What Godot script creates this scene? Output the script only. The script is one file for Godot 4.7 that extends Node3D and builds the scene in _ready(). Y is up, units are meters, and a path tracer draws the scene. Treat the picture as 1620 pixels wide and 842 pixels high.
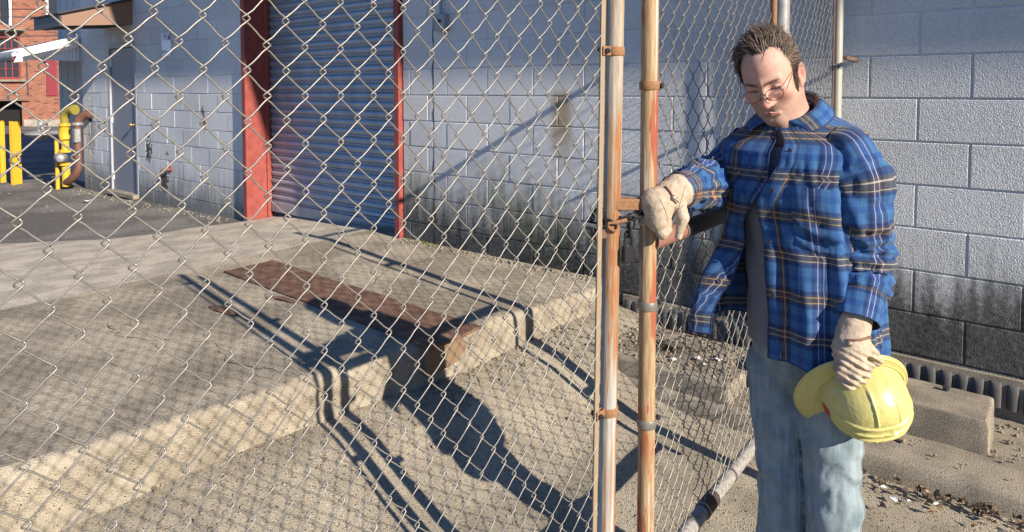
extends Node3D

const DEG := PI / 180.0
var rng := RandomNumberGenerator.new()
var used := {}
var M := {}


# ---------------------------------------------------------------- mesh builder
class MB:
	var v := PackedVector3Array()
	var n := PackedVector3Array()
	var uv := PackedVector2Array()
	var uv2 := PackedVector2Array()
	var col := PackedColorArray()
	var idx := PackedInt32Array()
	var tint := Color.WHITE
	var wall_uv := false
	var colored := false

	func vert(p: Vector3, nn: Vector3, u := Vector2.ZERO) -> int:
		v.push_back(p)
		n.push_back(nn)
		uv.push_back(Vector2(p.x, p.y) if wall_uv else u)
		uv2.push_back(Vector2((p.x + 11.5) / 13.0, (3.2 - p.y) / 3.4) if wall_uv else u)
		col.push_back(tint)
		return v.size() - 1

	func tri(a: int, b: int, c: int) -> void:
		var g := (v[b] - v[a]).cross(v[c] - v[a])
		if g.dot(n[a] + n[b] + n[c]) > 0.0:
			idx.push_back(a); idx.push_back(c); idx.push_back(b)
		else:
			idx.push_back(a); idx.push_back(b); idx.push_back(c)

	func quad(a: int, b: int, c: int, d: int) -> void:
		tri(a, b, c)
		tri(a, c, d)

	# a flat polygon, its normal turned towards «out»
	func face(pts: Array, out: Vector3, uvs := []) -> void:
		var g: Vector3 = (pts[1] - pts[0]).cross(pts[2] - pts[0]).normalized()
		if g.dot(out) < 0.0:
			g = -g
		var first := v.size()
		for i in pts.size():
			vert(pts[i], g, uvs[i] if uvs.size() else Vector2(pts[i].x, pts[i].y))
		for i in range(2, pts.size()):
			tri(first, first + i - 1, first + i)

	# box with chamfered edges
	func box(c: Vector3, h: Vector3, r := 0.004, xf := Transform3D.IDENTITY) -> void:
		r = minf(r, minf(h.x, minf(h.y, h.z)) * 0.8)
		var k := {}
		for sx in [-1, 1]:
			for sy in [-1, 1]:
				for sz in [-1, 1]:
					var s := Vector3(sx, sy, sz)
					k[[sx, sy, sz]] = [
						xf * (c + s * Vector3(h.x, h.y - r, h.z - r)),
						xf * (c + s * Vector3(h.x - r, h.y, h.z - r)),
						xf * (c + s * Vector3(h.x - r, h.y - r, h.z))]
		for ax in 3:
			for s in [-1, 1]:
				var q := []
				for p in [[-1, -1], [1, -1], [1, 1], [-1, 1]]:
					var key := [0, 0, 0]
					key[ax] = s
					key[(ax + 1) % 3] = p[0]
					key[(ax + 2) % 3] = p[1]
					q.append(k[key][ax])
				var o := Vector3.ZERO
				o[ax] = s
				face(q, xf.basis * o)
			var a1: int = (ax + 1) % 3
			var a2: int = (ax + 2) % 3
			for s1 in [-1, 1]:
				for s2 in [-1, 1]:
					var ka := [0, 0, 0]
					ka[ax] = -1; ka[a1] = s1; ka[a2] = s2
					var kb := [0, 0, 0]
					kb[ax] = 1; kb[a1] = s1; kb[a2] = s2
					var o2 := Vector3.ZERO
					o2[a1] = s1; o2[a2] = s2
					face([k[ka][a1], k[kb][a1], k[kb][a2], k[ka][a2]], xf.basis * o2)
		for key in k:
			face(k[key], xf.basis * Vector3(key[0], key[1], key[2]))

	# a round rod along points; uv.x runs round it, uv.y along it in metres
	func tube(pts: Array, rad, sides := 8, caps := true, ref := Vector3.ZERO) -> void:
		var m := pts.size()
		var up := ref
		if up == Vector3.ZERO:
			var d0: Vector3 = (pts[1] - pts[0]).normalized()
			up = Vector3.UP if absf(d0.y) < 0.9 else Vector3.RIGHT
		var along := 0.0
		var prev := -1
		for i in m:
			var d: Vector3 = (pts[mini(i + 1, m - 1)] - pts[maxi(i - 1, 0)]).normalized()
			var a: Vector3 = (up - d * up.dot(d)).normalized()
			up = a
			var b := d.cross(a)
			if i > 0:
				along += (pts[i] - pts[i - 1]).length()
			var r: float = rad[i] if rad is Array else rad
			var first := v.size()
			for s in sides + 1:
				var t := TAU * s / sides
				var o := a * cos(t) + b * sin(t)
				vert(pts[i] + o * r, o, Vector2(float(s) / sides, along))
			if prev >= 0:
				for s in sides:
					quad(prev + s, prev + s + 1, first + s + 1, first + s)
			prev = first
			if caps and (i == 0 or i == m - 1):
				var cn := -d if i == 0 else d
				var cc := vert(pts[i], cn, Vector2(0.5, along))
				var ring := v.size()
				for s in sides + 1:
					var t2 := TAU * s / sides
					vert(pts[i] + (a * cos(t2) + b * sin(t2)) * r, cn, Vector2(0.5 + 0.02 * cos(t2), along))
				for s in sides:
					tri(cc, ring + s, ring + s + 1)

	# profile of (radius, height) turned round «axis» at «o»
	func lathe(o: Vector3, axis: Vector3, prof: Array, sides := 24, squash := Vector2.ONE, ref := Vector3.ZERO) -> void:
		var z := axis.normalized()
		var rf := ref if ref != Vector3.ZERO else (Vector3.UP if absf(z.y) < 0.9 else Vector3.RIGHT)
		var x := (rf - z * rf.dot(z)).normalized()
		var y := z.cross(x)
		var m := prof.size()
		var prev := -1
		for i in m:
			var d: Vector2 = prof[mini(i + 1, m - 1)] - prof[maxi(i - 1, 0)]
			var nn := Vector2(d.y, -d.x).normalized()
			var first := v.size()
			for s in sides + 1:
				var t := TAU * s / sides
				var q := x * cos(t) * squash.x + y * sin(t) * squash.y
				var q2 := (x * cos(t) / squash.x + y * sin(t) / squash.y).normalized()
				vert(o + q * prof[i].x + z * prof[i].y, (q2 * nn.x + z * nn.y).normalized(), Vector2(float(s) / sides, float(i) / m))
			if prev >= 0:
				for s in sides:
					quad(prev + s, prev + s + 1, first + s + 1, first + s)
			prev = first

	# rows of points joined to a smooth sheet
	func sheet(rows: Array, out := Vector3.UP, uvs := [], closed := false) -> void:
		var nr := rows.size()
		var nc: int = rows[0].size()
		var first := v.size()
		for r in nr:
			for c in nc:
				var c0 := c - 1
				var c1 := c + 1
				if closed:
					c0 = (c + nc - 2) % (nc - 1) if c == 0 else c - 1
					c1 = 1 if c == nc - 1 else c + 1
				var dc: Vector3 = rows[r][mini(c1, nc - 1)] - rows[r][maxi(c0, 0)]
				var dr: Vector3 = rows[mini(r + 1, nr - 1)][c] - rows[maxi(r - 1, 0)][c]
				var g := dr.cross(dc).normalized()
				if out != Vector3.ZERO and g.dot(out) < 0.0:
					g = -g
				vert(rows[r][c], g, uvs[r][c] if uvs.size() else Vector2(c / float(nc - 1), r / float(nr - 1)))
		for r in nr - 1:
			for c in nc - 1:
				var a := first + r * nc + c
				quad(a, a + 1, a + nc + 1, a + nc)

	func commit() -> ArrayMesh:
		var a := []
		a.resize(Mesh.ARRAY_MAX)
		a[Mesh.ARRAY_VERTEX] = v
		a[Mesh.ARRAY_NORMAL] = n
		a[Mesh.ARRAY_TEX_UV] = uv
		if wall_uv:
			a[Mesh.ARRAY_TEX_UV2] = uv2
		if colored:
			a[Mesh.ARRAY_COLOR] = col
		a[Mesh.ARRAY_INDEX] = idx
		var m := ArrayMesh.new()
		m.add_surface_from_arrays(Mesh.PRIMITIVE_TRIANGLES, a)
		return m


# ---------------------------------------------------------------- scene helpers
func numbered(called: String) -> String:
	if not used.has(called):
		used[called] = 0
		return called
	used[called] += 1
	return "%s_%03d" % [called, used[called]]


func part(called: String, mesh: Mesh, m: Material, parent: Node, label := "") -> MeshInstance3D:
	var o := MeshInstance3D.new()
	o.mesh = mesh
	o.material_override = m
	o.name = called
	if parent.has_node(NodePath(called)):
		var i := 1
		while parent.has_node(NodePath("%s_%03d" % [called, i])):
			i += 1
		o.name = "%s_%03d" % [called, i]
	parent.add_child(o)
	if label:
		o.set_meta("label", label)
	return o


# many alike pieces: the number is known, so no search
func piece(called: String, i: int, mesh: Mesh, m: Material, parent: Node) -> MeshInstance3D:
	var o := MeshInstance3D.new()
	o.mesh = mesh
	o.material_override = m
	o.name = called if i == 0 else "%s_%03d" % [called, i]
	parent.add_child(o)
	return o


func thing(called: String, label: String, category: String, at := Vector3.ZERO, turn := 0.0, group := "") -> Node3D:
	var o := Node3D.new()
	o.name = numbered(called)
	add_child(o)
	o.position = at
	o.rotation.y = turn
	o.set_meta("label", label)
	o.set_meta("category", category)
	if group:
		o.set_meta("group", group)
	return o


func whole(called: String, mesh: Mesh, m: Material, label: String, category: String, kind := "", group := "") -> MeshInstance3D:
	var o := MeshInstance3D.new()
	o.mesh = mesh
	o.material_override = m
	o.name = numbered(called)
	add_child(o)
	o.set_meta("label", label)
	if category:
		o.set_meta("category", category)
	if kind:
		o.set_meta("kind", kind)
	if group:
		o.set_meta("group", group)
	return o


func lin(r: float, g: float, b: float) -> Color:
	return Color(r, g, b).linear_to_srgb()


func plain(called: String, c: Color, rough := 0.7, metal := 0.0) -> StandardMaterial3D:
	var m := StandardMaterial3D.new()
	m.resource_name = called
	m.albedo_color = c
	m.roughness = rough
	m.metallic = metal
	M[called] = m
	return m


func nz(sd: int, freq: float, octaves := 4, kind := FastNoiseLite.TYPE_SIMPLEX_SMOOTH) -> FastNoiseLite:
	var f := FastNoiseLite.new()
	f.seed = sd
	f.frequency = freq
	f.noise_type = kind
	f.fractal_octaves = octaves
	f.cellular_jitter = 1.0
	f.fractal_type = FastNoiseLite.FRACTAL_FBM if octaves > 1 else FastNoiseLite.FRACTAL_NONE
	return f


func seam(sd: int, freq: float, octaves: int, size: int, kind := FastNoiseLite.TYPE_SIMPLEX_SMOOTH) -> PackedByteArray:
	var im := nz(sd, freq, octaves, kind).get_seamless_image(size, size)
	im.convert(Image.FORMAT_L8)
	return im.get_data()


func lut(stops: Array) -> PackedByteArray:
	var g := Gradient.new()
	var off := PackedFloat32Array()
	var cs := PackedColorArray()
	for s in stops:
		off.push_back(s[0])
		cs.push_back(s[1])
	g.offsets = off
	g.colors = cs
	var out := PackedByteArray()
	out.resize(768)
	for i in 256:
		var c := g.sample(i / 255.0)
		out[i * 3] = int(clampf(c.r, 0, 1) * 255)
		out[i * 3 + 1] = int(clampf(c.g, 0, 1) * 255)
		out[i * 3 + 2] = int(clampf(c.b, 0, 1) * 255)
	return out


func as_tex(d: PackedByteArray, w: int, h: int, fmt := Image.FORMAT_RGB8) -> ImageTexture:
	return ImageTexture.create_from_image(Image.create_from_data(w, h, false, fmt, d))


# a seamless mineral surface: colours by the sum of noises, plus specks; returns [albedo, height]
func mineral(size: int, layers: Array, stops: Array, specks := [], depth := []) -> Array:
	var cols := lut(stops)
	var b0: PackedByteArray = layers[0][0]
	var w0: float = layers[0][1]
	var b1: PackedByteArray = layers[1][0]
	var w1: float = layers[1][1]
	var d := PackedByteArray()
	d.resize(size * size * 3)
	var hh := PackedByteArray()
	hh.resize(size * size)
	var sp: PackedByteArray = specks[0] if specks.size() else PackedByteArray()
	var thr: int = specks[1] if specks.size() else 0
	var sc: Color = specks[2] if specks.size() else Color.BLACK
	var sdeep: int = specks[3] if specks.size() else 0
	var db: PackedByteArray = depth[0] if depth.size() else b1
	for i in size * size:
		var t := int(clampf(b0[i] * w0 + b1[i] * w1, 0.0, 255.0))
		var h: int = db[i]
		if thr > 0 and sp[i] < thr:
			d[i * 3] = int(sc.r * 255); d[i * 3 + 1] = int(sc.g * 255); d[i * 3 + 2] = int(sc.b * 255)
			h = clampi(h - sdeep, 0, 255)
		else:
			d[i * 3] = cols[t * 3]; d[i * 3 + 1] = cols[t * 3 + 1]; d[i * 3 + 2] = cols[t * 3 + 2]
		hh[i] = h
	return [as_tex(d, size, size), as_tex(hh, size, size, Image.FORMAT_L8)]


func ground_mat(called: String, tx: Array, metres: float, relief_cm: float, rough := 0.95, blotch: Texture2D = null, blotch_m := 3.0) -> StandardMaterial3D:
	var m := StandardMaterial3D.new()
	m.resource_name = called
	m.albedo_texture = tx[0]
	m.roughness = rough
	m.metallic_specular = 0.3
	m.uv1_triplanar = true
	m.uv1_world_triplanar = true
	m.uv1_scale = Vector3.ONE / metres
	m.heightmap_enabled = true
	m.heightmap_texture = tx[1]
	m.heightmap_scale = relief_cm
	if blotch:
		m.detail_enabled = true
		m.detail_albedo = blotch
		m.detail_blend_mode = BaseMaterial3D.BLEND_MODE_MUL
		m.detail_uv_layer = BaseMaterial3D.DETAIL_UV_2
		m.uv2_triplanar = true
		m.uv2_world_triplanar = true
		m.uv2_scale = Vector3.ONE / blotch_m
	M[called] = m
	return m


func blotches(sd: int, lo: float, hi: float, freq := 0.008) -> ImageTexture:
	var s := 512
	var b := seam(sd, freq, 5, s)
	var d := PackedByteArray()
	d.resize(s * s * 3)
	for i in s * s:
		var t := lo + (hi - lo) * smoothstep(60.0, 200.0, float(b[i]))
		var q := int(clampf(t, 0, 1) * 255)
		d[i * 3] = q
		d[i * 3 + 1] = int(q * 0.985)
		d[i * 3 + 2] = int(q * 0.96)
	return as_tex(d, s, s)


# ---------------------------------------------------------------- setting
func make_view() -> void:
	var cam := Camera3D.new()
	cam.name = "camera"
	add_child(cam)
	var pitch := 2.4 * DEG
	var f0 := Vector3(-0.6173, 0, -0.7867).normalized()
	var fw := f0 * cos(pitch) - Vector3.UP * sin(pitch)
	cam.look_at_from_position(Vector3(0, 1.55, 3.55), Vector3(0, 1.55, 3.55) + fw, Vector3.UP)
	cam.projection = Camera3D.PROJECTION_FRUSTUM
	cam.near = 0.05
	cam.far = 1500.0
	cam.size = 2.0 * 421.0 / 1020.0 * cam.near
	cam.frustum_offset = Vector2(0.0, -235.25 / 1020.0 * cam.near)
	cam.current = true

	var e := Environment.new()
	e.background_mode = Environment.BG_SKY
	var sm := ProceduralSkyMaterial.new()
	sm.sky_top_color = Color(0.16, 0.40, 0.70)
	sm.sky_horizon_color = Color(0.56, 0.72, 0.85)
	sm.sky_curve = 0.22
	sm.ground_bottom_color = Color(0.25, 0.23, 0.21)
	sm.ground_horizon_color = Color(0.45, 0.45, 0.46)
	sm.sun_angle_max = 8.0
	sm.sun_curve = 0.1
	var sky := Sky.new()
	sky.sky_material = sm
	e.sky = sky
	e.background_energy_multiplier = 0.70
	e.tonemap_mode = Environment.TONE_MAPPER_LINEAR
	e.tonemap_exposure = 2.05
	e.sdfgi_enabled = true
	e.ssao_enabled = true
	e.ssil_enabled = true
	var we := WorldEnvironment.new()
	we.name = "world_environment"
	we.environment = e
	add_child(we)

	var sun := DirectionalLight3D.new()
	sun.name = "sun"
	var el := 27.5 * DEG
	var az := 8.6 * DEG
	var dir := Vector3(-cos(el) * cos(az), -sin(el), -cos(el) * sin(az))
	sun.basis = Basis.looking_at(dir, Vector3.UP)
	sun.light_energy = 1.6
	sun.light_color = Color(1.0, 0.945, 0.875)
	sun.light_angular_distance = 0.5
	sun.shadow_enabled = true
	add_child(sun)


func make_materials() -> void:
	var s := 512
	var fine := seam(11, 0.09, 3, s)
	var mid := seam(12, 0.025, 4, s)
	var wide := seam(13, 0.008, 4, s)
	var cells := seam(14, 0.035, 1, s, FastNoiseLite.TYPE_CELLULAR)
	var cells2 := seam(15, 0.075, 1, s, FastNoiseLite.TYPE_CELLULAR)
	var grit := seam(16, 0.22, 2, s)
	# painted block
	var pit := PackedByteArray()
	pit.resize(s * s)
	for i in s * s:
		pit[i] = clampi(int(fine[i] * 0.55 + grit[i] * 0.25 + mid[i] * 0.2), 0, 255)
	var pt := mineral(s, [[fine, 0.4], [mid, 0.6]], [[0.0, lin(0.47, 0.488, 0.488)], [0.5, lin(0.55, 0.570, 0.572)], [1.0, lin(0.595, 0.615, 0.618)]],
		[cells2, 22, lin(0.20, 0.20, 0.21), 90], [pit])
	var pm := StandardMaterial3D.new()
	pm.resource_name = "painted_block"
	pm.albedo_texture = pt[0]
	pm.roughness = 0.8
	pm.metallic_specular = 0.35
	pm.uv1_scale = Vector3.ONE / 0.42
	pm.heightmap_enabled = true
	pm.heightmap_texture = pt[1]
	pm.heightmap_scale = 0.62
	pm.detail_enabled = true
	pm.detail_albedo = stain_map()
	pm.detail_blend_mode = BaseMaterial3D.BLEND_MODE_MUL
	pm.detail_uv_layer = BaseMaterial3D.DETAIL_UV_2
	pm.vertex_color_use_as_albedo = true
	M["block"] = pm
	var bl := blotches(21, 0.80, 1.0)
	var bl2 := blotches(22, 0.86, 1.0, 0.012)
	# worn dock slab, pale apron, exposed aggregate, asphalt
	var t := mineral(s, [[fine, 0.65], [mid, 0.35]], [[0.0, lin(0.16, 0.142, 0.11)], [0.4, lin(0.30, 0.27, 0.212)], [0.62, lin(0.375, 0.34, 0.272)], [1.0, lin(0.50, 0.455, 0.37)]],
		[cells2, 9, lin(0.05, 0.045, 0.04), 40], [fine])
	ground_mat("slab", t, 0.7, 0.22, 0.95, bl, 2.6)
	t = mineral(s, [[fine, 0.5], [mid, 0.5]], [[0.0, lin(0.30, 0.277, 0.237)], [0.5, lin(0.44, 0.41, 0.348)], [1.0, lin(0.54, 0.505, 0.43)]],
		[cells2, 18, lin(0.12, 0.11, 0.09), 30], [fine])
	ground_mat("apron", t, 1.1, 0.4, 0.95, bl2, 2.2)
	t = mineral(s, [[grit, 0.5], [mid, 0.5]], [[0.0, lin(0.17, 0.154, 0.124)], [0.45, lin(0.31, 0.284, 0.232)], [1.0, lin(0.46, 0.425, 0.352)]],
		[cells, 13, lin(0.05, 0.045, 0.04), 60], [grit])
	ground_mat("edge", t, 0.75, 0.9, 0.95, bl2, 1.6)
	t = mineral(s, [[grit, 0.35], [fine, 0.65]], [[0.0, lin(0.11, 0.10, 0.08)], [0.33, lin(0.28, 0.255, 0.202)], [0.6, lin(0.42, 0.385, 0.31)], [1.0, lin(0.56, 0.52, 0.43)]],
		[cells, 24, lin(0.06, 0.055, 0.05), 50], [grit])
	ground_mat("aggregate", t, 0.55, 0.7, 0.95, bl2, 2.0)
	t = mineral(s, [[grit, 0.5], [mid, 0.5]], [[0.0, lin(0.09, 0.09, 0.088)], [0.5, lin(0.165, 0.163, 0.158)], [1.0, lin(0.25, 0.246, 0.236)]],
		[cells2, 14, lin(0.25, 0.24, 0.22), 0], [grit])
	ground_mat("asphalt", t, 0.8, 0.5, 0.9, bl, 5.0)
	t = mineral(s, [[grit, 0.35], [fine, 0.65]], [[0.0, lin(0.06, 0.054, 0.044)], [0.36, lin(0.19, 0.172, 0.14)], [0.5, lin(0.30, 0.275, 0.226)], [0.66, lin(0.42, 0.385, 0.32)], [1.0, lin(0.55, 0.51, 0.43)]],
		[cells2, 16, lin(0.05, 0.045, 0.035), 60], [grit])
	ground_mat("old_concrete", t, 0.36, 0.40, 0.95, bl2, 1.4)
	t = mineral(s, [[fine, 0.4], [wide, 0.6]], [[0.0, lin(0.065, 0.038, 0.028)], [0.45, lin(0.12, 0.071, 0.051)], [0.65, lin(0.17, 0.102, 0.07)], [1.0, lin(0.26, 0.17, 0.115)]],
		[], [fine])
	ground_mat("rust", t, 0.5, 0.15, 0.75)
	t = mineral(s, [[fine, 0.5], [mid, 0.5]], [[0.0, lin(0.11, 0.05, 0.025)], [0.5, lin(0.24, 0.13, 0.065)], [1.0, lin(0.36, 0.24, 0.14)]],
		[], [fine])
	ground_mat("pale_rust", t, 0.12, 0.05, 0.8)
	t = mineral(s, [[fine, 0.4], [mid, 0.6]], [[0.0, lin(0.12, 0.112, 0.10)], [0.5, lin(0.215, 0.205, 0.185)], [1.0, lin(0.30, 0.288, 0.265)]],
		[], [fine])
	ground_mat("wire", t, 0.2, 0.02, 0.42)
	M["wire"].metallic = 0.45
	M["wire"].metallic_specular = 0.5
	t = mineral(s, [[fine, 0.3], [wide, 0.7]], [[0.0, lin(0.17, 0.175, 0.18)], [0.5, lin(0.27, 0.275, 0.275)], [1.0, lin(0.37, 0.37, 0.36)]],
		[], [fine])
	ground_mat("galvanised", t, 0.35, 0.03, 0.5)
	M["galvanised"].metallic = 0.35
	t = mineral(s, [[fine, 0.3], [wide, 0.7]], [[0.0, lin(0.19, 0.22, 0.255)], [0.5, lin(0.29, 0.335, 0.39)], [1.0, lin(0.36, 0.41, 0.47)]],
		[], [mid])
	ground_mat("shutter", t, 1.3, 0.1, 0.38)
	M["shutter"].metallic = 0.42
	M["shutter"].metallic_specular = 0.5
	t = mineral(s, [[fine, 0.3], [wide, 0.7]], [[0.0, lin(0.18, 0.045, 0.037)], [0.5, lin(0.25, 0.063, 0.052)], [1.0, lin(0.30, 0.085, 0.07)]],
		[cells2, 16, lin(0.16, 0.03, 0.02), 30], [fine])
	ground_mat("red_paint", t, 0.5, 0.08, 0.6)
	t = mineral(s, [[fine, 0.4], [mid, 0.6]], [[0.0, lin(0.42, 0.25, 0.02)], [0.5, lin(0.55, 0.345, 0.03)], [1.0, lin(0.62, 0.40, 0.06)]],
		[cells2, 24, lin(0.16, 0.08, 0.03), 30], [fine])
	ground_mat("yellow_paint", t, 0.4, 0.05, 0.5)
	t = mineral(s, [[fine, 0.5], [mid, 0.5]], [[0.0, lin(0.11, 0.075, 0.055)], [0.36, lin(0.17, 0.14, 0.115)], [0.48, lin(0.25, 0.25, 0.24)], [1.0, lin(0.36, 0.36, 0.35)]],
		[cells2, 14, lin(0.16, 0.07, 0.04), 20], [fine])
	ground_mat("rusty_zinc", t, 0.25, 0.04, 0.6)
	plain("grey_door", lin(0.19, 0.20, 0.23), 0.55)
	plain("white_paint", lin(0.78, 0.78, 0.76), 0.55)
	plain("brown_metal", lin(0.20, 0.115, 0.08), 0.6)
	plain("dark_metal", lin(0.045, 0.045, 0.05), 0.5, 0.3)
	plain("black_iron", lin(0.02, 0.02, 0.024), 0.45, 0.4)
	plain("brass", lin(0.5, 0.36, 0.12), 0.35, 0.8)
	plain("brown_pipe", lin(0.13, 0.06, 0.04), 0.6)
	plain("steel", lin(0.45, 0.46, 0.47), 0.35, 0.7)
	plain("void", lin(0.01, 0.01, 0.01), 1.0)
	plain("mortar", lin(0.40, 0.405, 0.42), 0.9)
	plain("annex", lin(0.34, 0.36, 0.40), 0.7)
	plain("bar_zinc", lin(0.27, 0.215, 0.145), 0.6, 0.2)
	plain("tape", lin(0.035, 0.025, 0.022), 0.7)
	plain("glass_dark", lin(0.03, 0.035, 0.045), 0.08)
	plain("red_frame", lin(0.27, 0.05, 0.04), 0.6)
	plain("paper", lin(0.75, 0.75, 0.80), 0.9)
	plain("ink", lin(0.05, 0.06, 0.14), 0.9)
	plain("moss", lin(0.09, 0.11, 0.02), 1.0)
	plain("leaf", lin(0.16, 0.10, 0.055), 0.8)
	plain("leaf_pale", lin(0.25, 0.18, 0.11), 0.8)
	plain("leaf_dark", lin(0.07, 0.045, 0.03), 0.8)
	plain("litter", lin(0.72, 0.72, 0.72), 0.8)
	for k in ["leaf", "leaf_pale", "leaf_dark", "litter", "paper"]:
		M[k].cull_mode = BaseMaterial3D.CULL_DISABLED
	M["post_white"] = post_mat(31, 0)
	M["post_rust"] = post_mat(47, 1)


# streaked, rusting tube: u runs round it, v along it (2.4 m)
func post_mat(sd: int, kind: int) -> StandardMaterial3D:
	var w := 128
	var h := 1024
	var a := nz(sd, 0.03, 4)
	var b := nz(sd + 1, 0.05, 3)
	var c := nz(sd + 2, 0.012, 3)
	var d := PackedByteArray()
	d.resize(w * h * 3)
	var pits := PackedByteArray()
	pits.resize(w * h)
	for y in h:
		var ym := 0.06 + 2.4 * y / h
		for x in w:
			var t := TAU * x / w
			var uu := x / float(w)
			var px := cos(t) * 22.0
			var pz := sin(t) * 22.0
			var st := a.get_noise_3d(px * 1.6, y * 0.05, pz * 1.6)       # long streaks
			var fi := b.get_noise_3d(px * 2.2, y * 0.45, pz * 2.2)
			var wi := c.get_noise_3d(px, y * 0.5, pz)
			var col: Color
			if kind == 0:
				# chalky white paint, orange rust bleeding through in streaks
				col = Color(0.33, 0.322, 0.30).lerp(Color(0.28, 0.24, 0.18), smoothstep(-0.2, 0.35, st))
				var heavy := smoothstep(0.72, 0.88, ym) * smoothstep(1.36, 1.22, ym) * 0.62
				heavy += 0.10 * smoothstep(0.16, 0.30, uu) * smoothstep(0.46, 0.38, uu)
				wi += heavy * (0.8 + fi)
				col = col.lerp(Color(0.28, 0.175, 0.095), smoothstep(0.0, 0.40, st * 0.9 + wi * 0.7 + fi * 0.25))
				col = col.lerp(Color(0.24, 0.10, 0.045), smoothstep(0.36, 0.60, st + wi * 0.5 + fi * 0.6))
			else:
				col = Color(0.27, 0.185, 0.095).lerp(Color(0.335, 0.25, 0.15), smoothstep(-0.25, 0.3, st + fi * 0.3))
				wi += 0.42 * smoothstep(0.60, 0.70, uu) * smoothstep(0.92, 0.84, uu) * smoothstep(0.86, 1.0, ym) * smoothstep(1.62, 1.40, ym)
				wi -= 0.14 * smoothstep(0.95, 0.8, ym)
				st -= 0.30 * smoothstep(0.52, 0.40, uu) * smoothstep(1.2, 1.6, ym)
				col = col.lerp(Color(0.27, 0.098, 0.045), smoothstep(0.05, 0.4, wi * 1.2 + st * 0.5))
				col = col.lerp(Color(0.24, 0.06, 0.035), smoothstep(0.30, 0.48, wi * 0.7 + fi * 0.8))
				col = col.lerp(Color(0.46, 0.44, 0.40), smoothstep(0.28, 0.5, -st - fi * 0.3))
			col = col * (1.0 + fi * 0.35)
			pits[y * w + x] = clampi(int(128.0 + 120.0 * fi + 60.0 * st), 0, 255)
			col = Color(clampf(col.r, 0, 1), clampf(col.g, 0, 1), clampf(col.b, 0, 1)).linear_to_srgb()
			var i := (y * w + x) * 3
			d[i] = int(col.r * 255)
			d[i + 1] = int(col.g * 255)
			d[i + 2] = int(col.b * 255)
	var m := StandardMaterial3D.new()
	m.albedo_texture = as_tex(d, w, h)
	m.uv1_scale = Vector3(1.0, 1.0 / 2.4, 1.0)
	m.heightmap_enabled = true
	m.heightmap_texture = as_tex(pits, w, h, Image.FORMAT_L8)
	m.heightmap_scale = 0.06
	m.roughness = 0.82
	m.metallic_specular = 0.4
	return m


# dirt, damp and old paint on the long wall: x -11.5 .. 1.5 m, y 3.2 .. -0.2 m
func stain_map() -> ImageTexture:
	var w := 1560
	var h := 408
	var n1 := nz(61, 1.3, 4)
	var n2 := nz(62, 9.0, 3)
	var n3 := nz(63, 0.45, 3)
	var d := PackedByteArray()
	d.resize(w * h * 3)
	for j in h:
		var y := 3.2 - 3.4 * (j + 0.5) / h
		for i in w:
			var x := -11.5 + 13.0 * (i + 0.5) / w
			var a := n1.get_noise_2d(x, y)
			var r := 1.0
			var g := 1.0
			var b := 1.0
			var wide := n3.get_noise_2d(x, y * 1.5)
			var k := 1.0 - 0.12 * smoothstep(-0.1, 0.5, wide)
			r = k; g = k; b = k
			if y < 1.25:
				var e := n2.get_noise_2d(x * 1.6, y * 0.22)          # drips
				var fi := n2.get_noise_2d(x * 4.0, y * 4.0)
				var top := 0.48 if x < -6.0 else (0.70 if x > -1.2 else 0.80)
				var soft := 0.16 if x > -1.2 else 0.24
				var low := 0.30 if x < -6.0 else 0.13
				var q := smoothstep(top + soft, top - soft * 1.4, y - a * 0.16 - e * 0.14 + fi * 0.05)
				if x > -1.2 and y > 0.70:
					q *= 0.55
				var m := lerpf(1.0, low + 0.10 * fi + 0.10 * a, q)
				r *= m; g *= m; b *= m * (1.0 - 0.06 * q)
				if x > -4.0 and x < -1.5:
					var mo := q * smoothstep(0.0, 0.35, wide + a * 0.6)   # green growth near the shutter
					r *= 1.0 - 0.06 * mo
					b *= 1.0 - 0.20 * mo
			# rust run, old scars
			var rx := absf(x + 2.36 + 0.03 * a)
			if rx < 0.14 and y > 0.95 and y < 1.60:
				var q2 := smoothstep(0.12, 0.03, rx) * smoothstep(0.95, 1.35, y) * smoothstep(1.58, 1.5, y)
				r *= 1.0 - 0.40 * q2; g *= 1.0 - 0.52 * q2; b *= 1.0 - 0.66 * q2
			for sc in [[-8.62, 0.80, 0.10, 0.14, 0.12, 0], [-8.78, 0.72, 0.07, 0.20, 1.5, 0], [-7.2, 1.25, 0.05, 0.12, 0.35, 1], [-8.1, 0.78, 0.05, 0.06, 0.35, 0], [-8.2, 0.45, 0.09, 0.10, 0.25, 1], [-10.5, 0.95, 0.12, 0.35, 0.6, 0]]:
				var dx: float = (x - sc[0]) / sc[2]
				var dy: float = (y - sc[1]) / sc[3]
				if dx * dx + dy * dy < 2.5:
					var q3 := smoothstep(1.15, 0.8, sqrt(dx * dx + dy * dy) + a * 0.9 + n2.get_noise_2d(x * 1.5, y * 1.5) * 1.1)
					var f: float = lerpf(1.0, sc[4], q3)
					r *= f
					g *= f * (1.0 - 0.3 * q3 * sc[5])
					b *= f * (1.0 - 0.3 * q3 * sc[5])
			var c := Color(clampf(r, 0.02, 1), clampf(g, 0.02, 1), clampf(b, 0.02, 1)).linear_to_srgb()
			var at := (j * w + i) * 3
			d[at] = int(c.r * 255)
			d[at + 1] = int(c.g * 255)
			d[at + 2] = int(c.b * 255)
	return as_tex(d, w, h)


func slab_edge(z: float) -> float:      # x of the dock's open edge
	return -1.945 - 0.175 * z


func yard_y(x: float) -> float:
	return lerpf(0.185, 0.10, clampf((-6.0 - x) / 4.0, 0.0, 1.0))


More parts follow.
